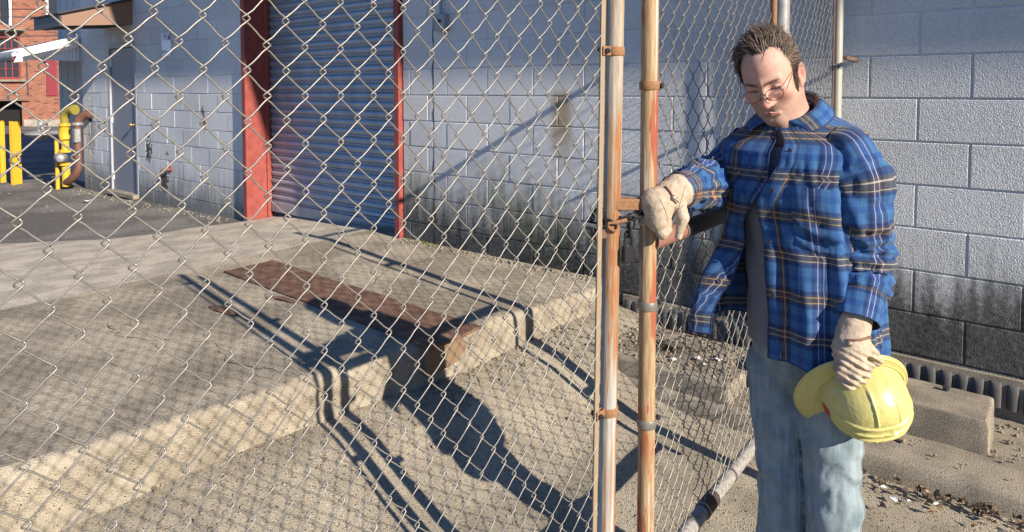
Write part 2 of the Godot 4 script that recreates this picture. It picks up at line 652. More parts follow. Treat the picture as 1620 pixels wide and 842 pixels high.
func apron_end(z: float) -> float:
	if z < 1.07:
		return lerpf(-6.36, -6.53, clampf(z / 1.07, 0, 1)) + 0.02 * sin(z * 9.0)
	return -6.53 - 0.45 * (z - 1.07) - 0.5 * pow(maxf(0.0, z - 1.07), 1.6) + 0.02 * sin(z * 11.0)


func low_ground(x: float, z: float) -> float:
	var d := x - slab_edge(z)
	var rise := 0.15 * (1.0 - smoothstep(0.0, 0.85, d)) * smoothstep(5.0, 2.0, z)
	rise += 0.06 * (1.0 - smoothstep(-1.9, -1.0, x)) * (1.0 - smoothstep(0.4, 1.2, z))
	return rise


func make_ground() -> void:
	var g := nz(71, 1.1, 4)
	var g2 := nz(72, 7.0, 3)
	# the lower yard in front of the dock
	var b := MB.new()
	var rows := []
	for j in 141:
		var row := []
		var z := -0.1 + j * 0.05
		for i in 181:
			var x := -3.0 + i * 0.05
			row.append(Vector3(x, low_ground(x, z) + g.get_noise_2d(x, z) * 0.012 + g2.get_noise_2d(x, z) * 0.004, z))
		rows.append(row)
	b.sheet(rows)
	whole("lower_yard_ground", b.commit(), M["aggregate"], "beige exposed aggregate concrete ground below the dock slab", "", "structure")
	# all the land round it
	b = MB.new()
	b.face([Vector3(-700, -0.12, -700), Vector3(700, -0.12, -700), Vector3(700, -0.12, 700), Vector3(-700, -0.12, 700)], Vector3.UP)
	whole("ground", b.commit(), M["aggregate"], "level ground reaching to the horizon round the yard", "", "structure")
	# asphalt yard to the left
	b = MB.new()
	rows = []
	for j in 61:
		var row := []
		var z := -40.0 + j * 1.0
		if j > 40:
			z = (j - 40) * 0.5
		for i in 61:
			var x := -5.2 - i * 0.12
			if i > 40:
				x = -10.0 - (i - 40) * 3.0
			row.append(Vector3(x, yard_y(x) + g.get_noise_2d(x * 0.6, z * 0.6) * 0.012, z))
		rows.append(row)
	b.sheet(rows)
	whole("asphalt_yard", b.commit(), M["asphalt"], "dark patched asphalt of the yard behind the apron", "", "structure")
	# pale concrete apron falling from the dock to the asphalt
	b = MB.new()
	rows = []
	for j in 76:
		var row := []
		var z := -0.32 + j * 0.08
		for i in 25:
			var t := i / 24.0
			var x := lerpf(-4.352, apron_end(maxf(z, 0.0)), t)
			var y := lerpf(0.348, yard_y(x) + 0.012, t) + g.get_noise_2d(x * 2.0, z * 2.0) * 0.002
			if i == 24:
				y -= 0.02
			row.append(Vector3(x, y, z))
		rows.append(row)
	b.sheet(rows)
	whole("concrete_apron", b.commit(), M["apron"], "pale concrete apron sloping from the dock to the asphalt", "", "structure")
	# dock slab: worn top, rounded lip, rough face
	b = MB.new()
	rows = []
	var lip := MB.new()
	var lrows := []
	for j in 150:
		var z := -0.32 + j * 0.036
		var ex := slab_edge(z)
		var row := []
		for i in 22:
			var x := lerpf(-4.345, ex - 0.05, i / 21.0)
			row.append(Vector3(x, 0.35 + g.get_noise_2d(x * 2.0, z * 2.0) * 0.0018, z))
		rows.append(row)
		var chip := maxf(0.0, g2.get_noise_2d(z * 0.9, 3.0)) * 0.05 + maxf(0.0, g2.get_noise_2d(z * 3.0, 7.0)) * 0.02
		var y0: float = row[21].y
		var lr := []
		for q in [[-0.05, 0.0, 0.0], [-0.03 - chip, -0.001, 0.0], [-0.014 - chip * 0.8, -0.006, 0.2], [-0.004 - chip * 0.4, -0.018 - chip * 0.5, 0.5], [0.0, -0.045, 1.0], [0.002, -0.08, 1.0], [0.004, -0.12, 1.0], [0.008, -0.16, 1.0], [0.014, -0.20, 1.0], [0.03, -0.26, 1.0], [0.06, -0.40, 0.0]]:
			var yy: float = y0 + q[1]
			lr.append(Vector3(ex + q[0] + q[2] * (g2.get_noise_2d(z * 1.0, yy * 3.0) * 0.018), yy, z))
		lrows.append(lr)
	b.sheet(rows)
	# tan staining beside the plate, cleaner concrete near the wall
	b.colored = true
	for i in b.v.size():
		var p := b.v[i]
		var tan_ := smoothstep(0.95, 1.15, p.z) * smoothstep(1.95, 1.55, p.z + 0.15 * g.get_noise_2d(p.x * 2.0, p.z * 2.0)) * smoothstep(-4.3, -3.6, p.x)
		var near := smoothstep(1.15, 0.8, p.z + 0.2 * g.get_noise_2d(p.x, p.z))
		var rim := smoothstep(0.22, 0.02, slab_edge(p.z) - p.x + 0.10 * g.get_noise_2d(p.x * 3.0, p.z * 3.0))
		b.col[i] = Color(1, 1, 1).lerp(Color(1.35, 1.24, 1.02), tan_).lerp(Color(1.28, 1.24, 1.16), near).lerp(Color(1.3, 1.26, 1.16), rim * 0.6)
	M["slab"].vertex_color_use_as_albedo = true
	var slab := whole("dock_slab", b.commit(), M["slab"], "worn grey concrete slab of the loading dock", "", "structure")
	lip.sheet(lrows, Vector3(1, 0.6, 0))
	part("slab_edge", lip.commit(), M["edge"], slab)
	# rust stain under the plate where it crosses the edge
	b = MB.new()
	b.box(Vector3(slab_edge(1.30) - 0.02, 0.268, 1.31), Vector3(0.04, 0.072, 0.14), 0.01)
	part("trench_end", b.commit(), plain("rust_stain", lin(0.17, 0.115, 0.07), 0.95), slab)
	# hairline cracks
	for path in [[Vector2(-4.95, 1.50), Vector2(-5.05, 1.15), Vector2(-4.9, 0.9), Vector2(-5.0, 0.55)], [Vector2(-2.35, 2.0), Vector2(-2.7, 2.12), Vector2(-3.0, 2.05), Vector2(-3.4, 2.3), Vector2(-3.7, 2.26)], [Vector2(-3.1, 1.0), Vector2(-3.3, 0.7), Vector2(-3.25, 0.4), Vector2(-3.4, 0.05)]]:
		b = MB.new()
		var line := []
		var wd := []
		for i in path.size() - 1:
			for k in 10:
				var q: Vector2 = path[i].lerp(path[i + 1], k / 10.0)
				q += Vector2(g2.get_noise_2d(q.x * 3.0, q.y * 3.0), g2.get_noise_2d(q.x * 3.0 + 9.0, q.y * 3.0)) * 0.03
				var yy := 0.3505 if q.x > -4.35 else lerpf(0.348, yard_y(-6.5) + 0.012, clampf((-4.352 - q.x) / 2.1, 0, 1)) + 0.002
				line.append(Vector3(q.x, yy - 0.0012, q.y))
				wd.append(0.0018 + 0.0022 * absf(g2.get_noise_2d(q.x * 5.0, q.y * 5.0)))
		b.tube(line, wd, 5)
		part("crack", b.commit(), M["void"], slab)
	# low kerb and the strip of old concrete along the wall
	b = MB.new()
	rows = []
	for i in 120:
		var x := -1.95 + i * 0.035
		var wob := g2.get_noise_2d(x * 1.2, 9.0) * 0.012
		var up := g2.get_noise_2d(x * 0.8, 4.0) * 0.006
		rows.append([Vector3(x, 0.10 + up, 0.02), Vector3(x, 0.092 + up, 0.3), Vector3(x, 0.086 + up, 0.60 + wob), Vector3(x, 0.082 + up, 0.628 + wob), Vector3(x, 0.066, 0.645 + wob), Vector3(x, 0.03, 0.652 + wob * 0.6), Vector3(x, -0.05, 0.66)])
	b.sheet(rows, Vector3(0, 1, 0.5))
	whole("low_kerb", b.commit(), M["old_concrete"], "low crumbling concrete kerb along the foot of the wall", "", "structure")


# one concrete pad with a chamfered, chipped outline
func make_pad(called: String, label: String, x0: float, x1: float, z0: float, z1: float, y0: float, y1: float, sd: int) -> void:
	var g := nz(sd, 9.0, 3)
	var b := MB.new()
	var ring := []
	var corner := 0.008
	for q in [[x0 + corner, z1], [x1 - corner, z1], [x1, z1 - corner], [x1 + 0.01, z0 + corner], [x1 - corner, z0], [x0 + corner, z0], [x0, z0 + corner], [x0, z1 - corner]]:
		ring.append(Vector2(q[0], q[1]))
	var outline := []
	for i in 8:
		var p: Vector2 = ring[i]
		var q: Vector2 = ring[(i + 1) % 8]
		var m := maxi(1, int(p.distance_to(q) / 0.03))
		for k in m:
			outline.append(p.lerp(q, k / float(m)))
	outline.append(outline[0])
	var mid := Vector2((x0 + x1) / 2, (z0 + z1) / 2)
	var rows := []
	for lv in [[0.0, 1.015, 0], [0.35, 1.005, 1], [0.8, 1.0, 1], [0.93, 0.997, 1], [1.0, 0.985, 1], [1.003, 0.95, 0], [1.0, 0.6, 0], [1.0, 0.0, 0]]:
		var row := []
		for p in outline:
			var sc: float = lv[1]
			var q: Vector2 = mid + (p - mid) * (sc if sc < 0.9 else 1.0)
			if sc >= 0.9:
				q += (p - mid).normalized() * (sc - 1.0) * 0.35
			var wob: float = g.get_noise_3d(q.x, lv[0] * 0.3, q.y) * 0.006 * lv[2]
			q += (p - mid).normalized() * wob
			row.append(Vector3(q.x, lerpf(y0, y1, lv[0]) + g.get_noise_2d(q.x, q.y) * 0.003, q.y))
		rows.append(row)
	b.sheet(rows, Vector3.ZERO, [], true)
	# normals outward
	var c := Vector3(mid.x, (y0 + y1) / 2 - 0.1, mid.y)
	for i in b.v.size():
		if b.n[i].dot(b.v[i] - c) < 0.0:
			b.n[i] = -b.n[i]
	var idx := b.idx
	b.idx = PackedInt32Array()
	for i in range(0, idx.size(), 3):
		b.tri(idx[i], idx[i + 1], idx[i + 2])
	whole(called, b.commit(), M["old_concrete"], label, "concrete block")


# ---------------------------------------------------------------- the long block building
const ROLL := [-6.275, -3.905]
const DOOR := [-9.83, -8.94]


func make_building() -> void:
	var house := thing("block_building", "long grey-blue painted concrete block building with shutter door, stained along its foot", "building")
	var b := MB.new()
	# backing wall behind the joints
	b.wall_uv = true
	b.colored = true
	b.tint = Color(0.9, 0.9, 0.91)
	for q in [[-10.8, DOOR[0], -0.4, 6.2], [DOOR[1], ROLL[0], -0.4, 6.2], [ROLL[1], 12.0, -0.4, 6.2], [DOOR[0], DOOR[1], 2.19, 6.2], [ROLL[0], ROLL[1], 3.15, 6.2]]:
		b.box(Vector3((q[0] + q[1]) / 2, (q[2] + q[3]) / 2, -0.1545), Vector3((q[1] - q[0]) / 2, (q[3] - q[2]) / 2, 0.15), 0.001)
	var wall := part("wall", b.commit(), M["block"], house)
	var count := 0
	var far := MB.new()
	far.wall_uv = true
	far.colored = true
	for k in range(-8, 23):
		var y0 := 1.512 + k * 0.2032
		var yb := maxf(y0, -0.3)
		var off := -0.164 if k % 2 == 0 else -0.367
		for m in range(-28, 32):
			var x0 := off + m * 0.4064
			var x1 := x0 + 0.4064
			var bits := [[x0, x1]]
			var cuts := [[-99.0, -10.8], [12.0, 99.0]]
			if y0 < 3.1:
				cuts.append(ROLL)
			if y0 + 0.1 < 2.19:
				cuts.append(DOOR)
			# the straight control joint beside the shutter
			if y0 < 3.1 and x0 < -3.56 and x1 > -3.56:
				bits = [[x0, -3.56], [-3.56, x1]]
			for c in cuts:
				var nb := []
				for q in bits:
					if q[1] <= c[0] or q[0] >= c[1]:
						nb.append(q)
					else:
						if q[0] < c[0]:
							nb.append([q[0], c[0]])
						if q[1] > c[1]:
							nb.append([c[1], q[1]])
				bits = nb
			for q in bits:
				if q[1] - q[0] < 0.03:
					continue
				var seen: bool = q[0] < 0.12 and y0 < 1.95 - 0.092 * q[0] and y0 > (-0.2 if q[0] < -6.0 else 0.2)
				var mb := MB.new() if seen else far
				mb.wall_uv = true
				mb.colored = true
				var tn := 1.0 + rng.randf_range(-0.09, 0.05)
				mb.tint = Color(tn, tn, tn * 1.005)
				var top := y0 + 0.2032
				mb.box(Vector3((q[0] + q[1]) / 2, (yb + top) / 2, -0.03 + rng.randf_range(-0.0022, 0.0018)), Vector3((q[1] - q[0]) / 2 - 0.0038, (top - yb) / 2 - 0.0038, 0.03), 0.0035)
				if seen:
					piece("block", count, mb.commit(), M["block"], wall)
					count += 1
	var rest := part("block_courses", far.commit(), M["block"], wall)
	rest.set_meta("kind", "stuff")
	# dark upright bricks under the lowest course
	b = MB.new()
	b.box(Vector3(-0.30, 0.19, 0.003), Vector3(1.60, 0.095, 0.012), 0.003)
	part("brick_bed", b.commit(), M["old_concrete"], house)
	b = MB.new()
	var dark := plain("sooty_brick", lin(0.07, 0.068, 0.066), 0.8)
	var prof := []
	for lv in [[0.0, 0.026], [0.04, 0.026], [0.075, 0.024], [0.095, 0.019], [0.106, 0.010], [0.110, 0.0]]:
		var row := []
		for i in 9:
			var t := PI * i / 8.0
			row.append(Vector3(-0.023 * cos(t) * (1.0 if lv[0] < 0.08 else 0.9), lv[0], lv[1] * pow(sin(t), 0.45)))
		prof.append(row)
	b.sheet(prof, Vector3(0, 0.2, 1))
	var bm := b.commit()
	for i in 50:
		var o := piece("brick", i, bm, dark, house)
		o.position = Vector3(-1.86 + i * 0.0605, 0.150 + rng.randf_range(-0.004, 0.004), 0.012 + rng.randf_range(-0.003, 0.003))
		o.rotation = Vector3(0, 0, rng.randf_range(-0.03, 0.03))
	# roof overhang far above the picture: its shadow is the edge across the wall
	b = MB.new()
	b.box(Vector3(-0.5, 6.12, 0.47), Vector3(14.0, 0.10, 0.79), 0.02)
	b.box(Vector3(-0.5, 6.30, -3.0), Vector3(14.0, 0.12, 4.0), 0.02)
	part("roof", b.commit(), M["galvanised"], house)
	# roll-up shutter
	var sh := MB.new()
	sh.box(Vector3(-5.09, 0.32, -0.25), Vector3(1.15, 0.055, 0.02), 0.006)
	var shutter := part("shutter_door", sh.commit(), M["shutter"], house)
	var sl := MB.new()
	var pr := [[0.0, -0.004], [0.003, 0.004], [0.009, 0.007], [0.015, 0.003], [0.018, -0.006], [0.021, 0.000], [0.032, 0.011], [0.045, 0.015], [0.058, 0.013], [0.070, 0.006], [0.078, -0.003], [0.0815, -0.009], [0.083, -0.004]]
	var ra := []
	for q in pr:
		var row := []
		for i in 13:
			row.append(Vector3(-6.22 + 2.3 * i / 12.0, q[0], q[1]))
		ra.append(row)
	sl.sheet(ra, Vector3(0, 0, 1))
	var slm := sl.commit()
	for i in 34:
		var o := piece("slat", i, slm, M["shutter"], shutter)
		o.position = Vector3(0, 0.375 + i * 0.083, -0.25 + rng.randf_range(-0.0015, 0.0015))
		o.rotation.x = rng.randf_range(-0.02, 0.02)
	b = MB.new()
	b.box(Vector3(-6.268, 1.68, -0.115), Vector3(0.036, 1.52, 0.155), 0.004)
	b.box(Vector3(-6.225, 1.68, -0.205), Vector3(0.012, 1.52, 0.018), 0.003)
	var jm := part("door_jamb", b.commit(), M["red_paint"], house)
	b = MB.new()
	b.box(Vector3(-3.942, 1.68, -0.115), Vector3(0.030, 1.52, 0.155), 0.004)
	part("door_jamb", b.commit(), M["red_paint"], house)
	b = MB.new()
	b.box(Vector3(-3.893, 1.68, -0.02), Vector3(0.016, 1.52, 0.016), 0.004)
	part("joint_filler", b.commit(), M["mortar"], house)
	b = MB.new()
	b.box(Vector3(-5.09, 3.3, -0.2), Vector3(1.3, 0.16, 0.12), 0.004)
	part("shutter_housing", b.commit(), M["dark_metal"], house)
	b = MB.new()
	for s in [[-6.205, 0.0], [-3.98, 0.0]]:
		b.box(Vector3(s[0], 1.7, -0.268), Vector3(0.03, 1.5, 0.012), 0.003)
	part("shutter_track", b.commit(), M["dark_metal"], house)
	# ragged filler in the control joint
	var pts := []
	var rad := []
	var jn := nz(81, 6.0, 3)
	for i in 60:
		var y := 0.33 + i * 0.05
		pts.append(Vector3(-3.56 + jn.get_noise_1d(y) * 0.018, y, -0.004))
		rad.append(0.004 + 0.006 * absf(jn.get_noise_1d(y * 2.0 + 40.0)))
	b = MB.new()
	b.tube(pts, rad, 6)
	part("joint_seam", b.commit(), M["dark_metal"], house)
	make_steel_door(house)
	make_canopies(house)
	# annex wall set back beyond the corner
	b = MB.new()
	b.box(Vector3(-11.72, 2.7, -0.42), Vector3(0.92, 3.5, 0.15), 0.004)
	var ax := part("annex_wall", b.commit(), M["annex"], house)
	for i in 6:
		b = MB.new()
		b.box(Vector3(-11.0 - i * 0.3, 2.7, -0.268), Vector3(0.004, 3.4, 0.004), 0.001)
		part("batten", b.commit(), M["annex"], ax)


func make_steel_door(house: Node) -> void:
	var b := MB.new()
	b.box(Vector3(-9.385, 1.15, -0.040), Vector3(0.395, 0.96, 0.02), 0.004)
	var d := part("steel_door", b.commit(), M["grey_door"], house)
	b = MB.new()
	b.box(Vector3(-9.805, 1.17, -0.04), Vector3(0.022, 1.0, 0.044), 0.003)
	b.box(Vector3(-8.962, 1.17, -0.04), Vector3(0.022, 1.0, 0.044), 0.003)
	b.box(Vector3(-9.385, 2.15, -0.04), Vector3(0.40, 0.034, 0.05), 0.003)
	part("door_frame", b.commit(), plain("door_frame", lin(0.30, 0.31, 0.34), 0.6), d)
	for y in [0.38, 1.16, 1.93]:
		b = MB.new()
		b.box(Vector3(-9.772, y, -0.013), Vector3(0.014, 0.055, 0.008), 0.003)
		part("hinge", b.commit(), M["white_paint"], d)
	b = MB.new()
	b.lathe(Vector3(-9.07, 1.10, -0.020), Vector3(0, 0, 1), [Vector2(0.028, 0), Vector2(0.028, 0.006), Vector2(0.011, 0.01), Vector2(0.011, 0.03), Vector2(0.024, 0.036), Vector2(0.028, 0.05), Vector2(0.018, 0.062), Vector2(0.0, 0.064)], 16)
	part("door_knob", b.commit(), M["brass"], d)
	b = MB.new()
	b.box(Vector3(-9.385, 0.165, -0.03), Vector3(0.45, 0.03, 0.10), 0.008)
	part("door_sill", b.commit(), M["old_concrete"], house)


func make_canopies(house: Node) -> void:
	# brown lean-to over the steel door
	var b := MB.new()
	var side := [Vector2(0.0, 2.40), Vector2(0.79, 2.32), Vector2(0.79, 2.46), Vector2(0.0, 2.71)]
	for x in [-9.0, -9.87]:
		var f := []
		var k := []
		for p in side:
			f.append(Vector3(x, p.y, p.x))
			k.append(Vector3(x - 0.03, p.y, p.x))
		b.face(f, Vector3(1, 0, 0))
		b.face(k, Vector3(-1, 0, 0))
		for i in 4:
			b.face([f[i], f[(i + 1) % 4], k[(i + 1) % 4], k[i]], f[i] + f[(i + 1) % 4] - Vector3(2 * x, 5.0, 0.8))
	var c := part("canopy", b.commit(), M["brown_metal"], house)
	b = MB.new()
	b.box(Vector3(-9.45, 2.39, 0.80), Vector3(0.46, 0.075, 0.012), 0.003)
	part("fascia", b.commit(), M["dark_metal"], c)
	b = MB.new()
	b.box(Vector3.ZERO, Vector3(0.50, 0.010, 0.46), 0.003, Transform3D(Basis(Vector3.RIGHT, 0.306), Vector3(-9.45, 2.600, 0.40)))
	part("canopy_roof", b.commit(), M["dark_metal"], c)
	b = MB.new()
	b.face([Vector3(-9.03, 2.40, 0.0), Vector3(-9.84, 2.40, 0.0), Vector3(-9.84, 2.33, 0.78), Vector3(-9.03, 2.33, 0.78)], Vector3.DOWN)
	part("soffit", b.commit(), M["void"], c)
	# white corrugated awning on the annex
	b = MB.new()
	var lo := []
	var mi := []
	var hi := []
	for i in 61:
		var z := -0.2 + i * 0.95 / 60.0
		var wv := 0.008 * sin(i * PI / 1.5)
		lo.append(Vector3(-10.88 + wv, 1.98, z))
		mi.append(Vector3(-10.88 + wv, 2.12, z))
		hi.append(Vector3(-10.88 + wv, 2.37 - 0.30 * (z + 0.2) / 0.95, z))
	b.sheet([lo, mi, hi], Vector3(1, 0, 0))
	var aw := part("awning", b.commit(), M["white_paint"], house)
	aw.material_override = plain("white_sheet", lin(0.72, 0.74, 0.78), 0.45)
	b = MB.new()
	b.tube([Vector3(-10.86, 2.40, -0.2), Vector3(-10.86, 2.09, 0.76)], 0.018, 8)
	part("edge_rail", b.commit(), M["white_paint"], aw)
	b = MB.new()
	var r1 := []
	for j in 9:
		var t := j / 8.0
		var row := []
		for i in 41:
			var x := -10.87 - i * 0.055
			row.append(Vector3(x, 2.36 - 0.30 * t - 0.05 * t * t + 0.008 * sin(i * PI / 1.5), -0.2 + t * 1.0))
		r1.append(row)
	b.sheet(r1, Vector3.UP)
	part("awning_roof", b.commit(), M["white_sheet"], aw)
	b = MB.new()
	var r2 := []
	for q in [[1.96, 0.79], [2.0, 0.815], [2.06, 0.81], [2.09, 0.77]]:
		var row := []
		for i in 31:
			row.append(Vector3(-10.88 - i * 0.07, q[0], q[1] + 0.006 * sin(i * 2.1)))
		r2.append(row)
	b.sheet(r2, Vector3(0, 0, 1))
	part("awning_fascia", b.commit(), M["galvanised"], aw)
	# lifted white flashing along the side
	b = MB.new()
	var r3 := []
	for j in 5:
		var row := []
		for i in 13:
			var z := 0.02 + 0.72 * i / 12.0
			row.append(Vector3(-10.84 + 0.03 * sin(j * 0.8), 2.345 - 0.245 * (z - 0.02) / 0.72 - j * 0.042, z + 0.015 * j * (1.0 if i == 12 else 0.0)))
		r3.append(row)
	b.sheet(r3, Vector3(1, 0, 0))
	part("flashing", b.commit(), M["white_paint"], aw)


func make_far_street() -> void:
	# brick building across the yard, turned like the street
	var turn := asin(0.6173)
	var bt := brick_tex()
	var bm := StandardMaterial3D.new()
	bm.albedo_texture = bt
	bm.roughness = 0.9
	bm.uv1_scale = Vector3(1.0 / 1.7, 1.0 / 1.2, 1.0)
	var h := thing("brick_building", "orange-red brick building with red window frames across the yard", "building", Vector3(-30.43, 0.09, -5.62), turn)
	var b := MB.new()
	# wall pieces round the openings: window (-3.1..-1.5, 1.9..3.7), upper window (-3.1..-1.75, 4.1..6.0), garage (-3.4..-1.5, 0..1.04)
	for q in [[-9.0, -3.4, 0.0, 10.0], [-1.5, 3.0, 0.0, 10.0], [-3.4, -3.1, 1.1, 10.0], [-3.4, -1.5, 1.1, 1.9], [-3.1, -1.5, 3.72, 4.1], [-1.75, -1.5, 4.1, 6.0], [-3.1, -1.5, 6.0, 10.0]]:
		b.box(Vector3((q[0] + q[1]) / 2, (q[2] + q[3]) / 2, -0.2), Vector3((q[1] - q[0]) / 2, (q[3] - q[2]) / 2, 0.2), 0.001)
	part("wall", b.commit(), bm, h)
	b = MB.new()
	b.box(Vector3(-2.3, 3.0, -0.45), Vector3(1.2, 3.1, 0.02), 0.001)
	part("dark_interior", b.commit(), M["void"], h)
	# red window
	b = MB.new()
	for q in [[-3.1, 1.9, -3.0, 3.72], [-1.62, 1.9, -1.5, 3.72], [-3.0, 3.56, -1.62, 3.72], [-3.0, 1.9, -1.62, 1.99], [-3.0, 2.66, -1.62, 2.74]]:
		b.box(Vector3((q[0] + q[2]) / 2, (q[1] + q[3]) / 2, -0.10), Vector3((q[2] - q[0]) / 2, (q[3] - q[1]) / 2, 0.05), 0.004)
	var w := part("window", b.commit(), M["red_frame"], h)
	b = MB.new()
	for x in [-2.72, -2.45, -2.18, -1.91]:
		b.box(Vector3(x, 2.33, -0.11), Vector3(0.014, 0.33, 0.02), 0.002)
		b.box(Vector3(x, 3.15, -0.11), Vector3(0.014, 0.41, 0.02), 0.002)
	for y in [2.32, 3.15]:
		b.box(Vector3(-2.31, y, -0.115), Vector3(0.69, 0.012, 0.016), 0.002)
	part("glazing_bars", b.commit(), M["red_frame"], w)
	var n := 0
	for x in [-2.86, -2.585, -2.315, -2.045, -1.765]:
		for y in [[1.99, 2.31], [2.33, 2.66], [2.74, 3.14], [3.16, 3.56]]:
			b = MB.new()
			b.box(Vector3(x, (y[0] + y[1]) / 2, -0.14), Vector3(0.13, (y[1] - y[0]) / 2, 0.006), 0.001)
			piece("pane", n, b.commit(), M["glass_dark"], w)
			n += 1
	b = MB.new()
	b.box(Vector3(-2.25, 1.85, 0.04), Vector3(0.95, 0.045, 0.08), 0.01)
	part("sill", b.commit(), M["old_concrete"], h)
	b = MB.new()
	b.box(Vector3(-2.3, 3.86, 0.10), Vector3(1.05, 0.03, 0.14), 0.01)
	part("hood", b.commit(), plain("copper_green", lin(0.42, 0.55, 0.47), 0.7), h)
	b = MB.new()
	b.box(Vector3(-2.3, 1.08, 0.03), Vector3(1.15, 0.05, 0.06), 0.01)
	part("lintel", b.commit(), M["brown_metal"], h)
	b = MB.new()
	b.tube([Vector3(-1.78, 4.05, 0.1), Vector3(-1.76, 4.5, 0.1), Vector3(-1.76, 7.0, 0.1)], 0.05, 10)
	part("downpipe", b.commit(), M["white_paint"], h)
	b = MB.new()
	for x in [-3.0, -2.4, -1.8]:
		b.box(Vector3(x, 5.05, -0.1), Vector3(0.05, 0.95, 0.05), 0.004)
	var w2 := part("upper_window", b.commit(), M["brown_metal"], h)
	for i in 2:
		b = MB.new()
		b.box(Vector3(-2.7 + i * 0.6, 5.05, -0.14), Vector3(0.25, 0.93, 0.006), 0.001)
		piece("pane", i, b.commit(), M["glass_dark"], w2)
	b = MB.new()
	b.box(Vector3(-0.24, 2.0, 0.015), Vector3(0.21, 0.76, 0.03), 0.006)
	part("red_panel", b.commit(), plain("red_panel", lin(0.24, 0.04, 0.048), 0.6), h)
	b = MB.new()
	b.box(Vector3(0.8, 0.14, 0.02), Vector3(2.2, 0.14, 0.04), 0.01)
	part("stone_base", b.commit(), M["apron"], h)
	b = MB.new()
	b.box(Vector3(-0.02, 4.85, -0.02), Vector3(0.28, 0.75, 0.03), 0.01)
	var w3 := part("side_window", b.commit(), M["glass_dark"], h)
	b = MB.new()
	b.box(Vector3(-0.34, 4.85, 0.02), Vector3(0.035, 0.8, 0.04), 0.006)
	part("frame", b.commit(), M["white_paint"], w3)
	b = MB.new()
	b.tube([Vector3(-1.25, 3.3, 0.04), Vector3(-1.22, 2.6, 0.04), Vector3(-1.2, 1.3, 0.04)], 0.018, 6)
	part("cable", b.commit(), M["dark_metal"], h)
	# overhead wires between here and there
	for i in 5:
		var y: float = [4.0, 3.75, 3.35, 3.15, 2.75][i]
		b = MB.new()
		var pts := []
		for k in 13:
			var t := k / 12.0
			pts.append(Vector3(-30.0 + 14.0 * t, y + 0.05 * i * t - 0.5 * t * (1 - t), 4.0 - 12.0 * t))
		b.tube(pts, 0.014, 5)
		whole("overhead_wire", b.commit(), M["dark_metal"], ["topmost overhead wire before the brick building", "second overhead wire from the top before the brick building", "middle overhead wire before the brick building", "second lowest overhead wire before the brick building", "lowest overhead wire before the brick building"][i], "wire", "", "overhead wires")


func brick_tex() -> ImageTexture:
	var w := 512
	var h := 512
	var n := nz(91, 0.05, 3)
	var d := PackedByteArray()
	d.resize(w * h * 3)
	for y in h:
		var row := y / 32
		var fy := (y % 32) / 32.0
		for x in w:
			var xs := x + (32 if row % 2 else 0)
			var br := (xs / 64) % 8
			var fx := (xs % 64) / 64.0
			var hsh := fmod(absf(sin(row * 12.9898 + br * 78.233) * 43758.5453), 1.0)
			var c := Color(0.25, 0.085, 0.05).lerp(Color(0.35, 0.14, 0.08), hsh)
			if hsh > 0.9:
				c = Color(0.15, 0.055, 0.04)
			if fy < 0.13 or fx < 0.06:
				c = Color(0.27, 0.19, 0.145)
			c = c * (1.0 + n.get_noise_2d(x, y) * 0.3)
			c = c.clamp(Color.BLACK, Color.WHITE).linear_to_srgb()
			var i := (y * w + x) * 3
			d[i] = int(c.r * 255)
			d[i + 1] = int(c.g * 255)
			d[i + 2] = int(c.b * 255)
	return as_tex(d, w, h)


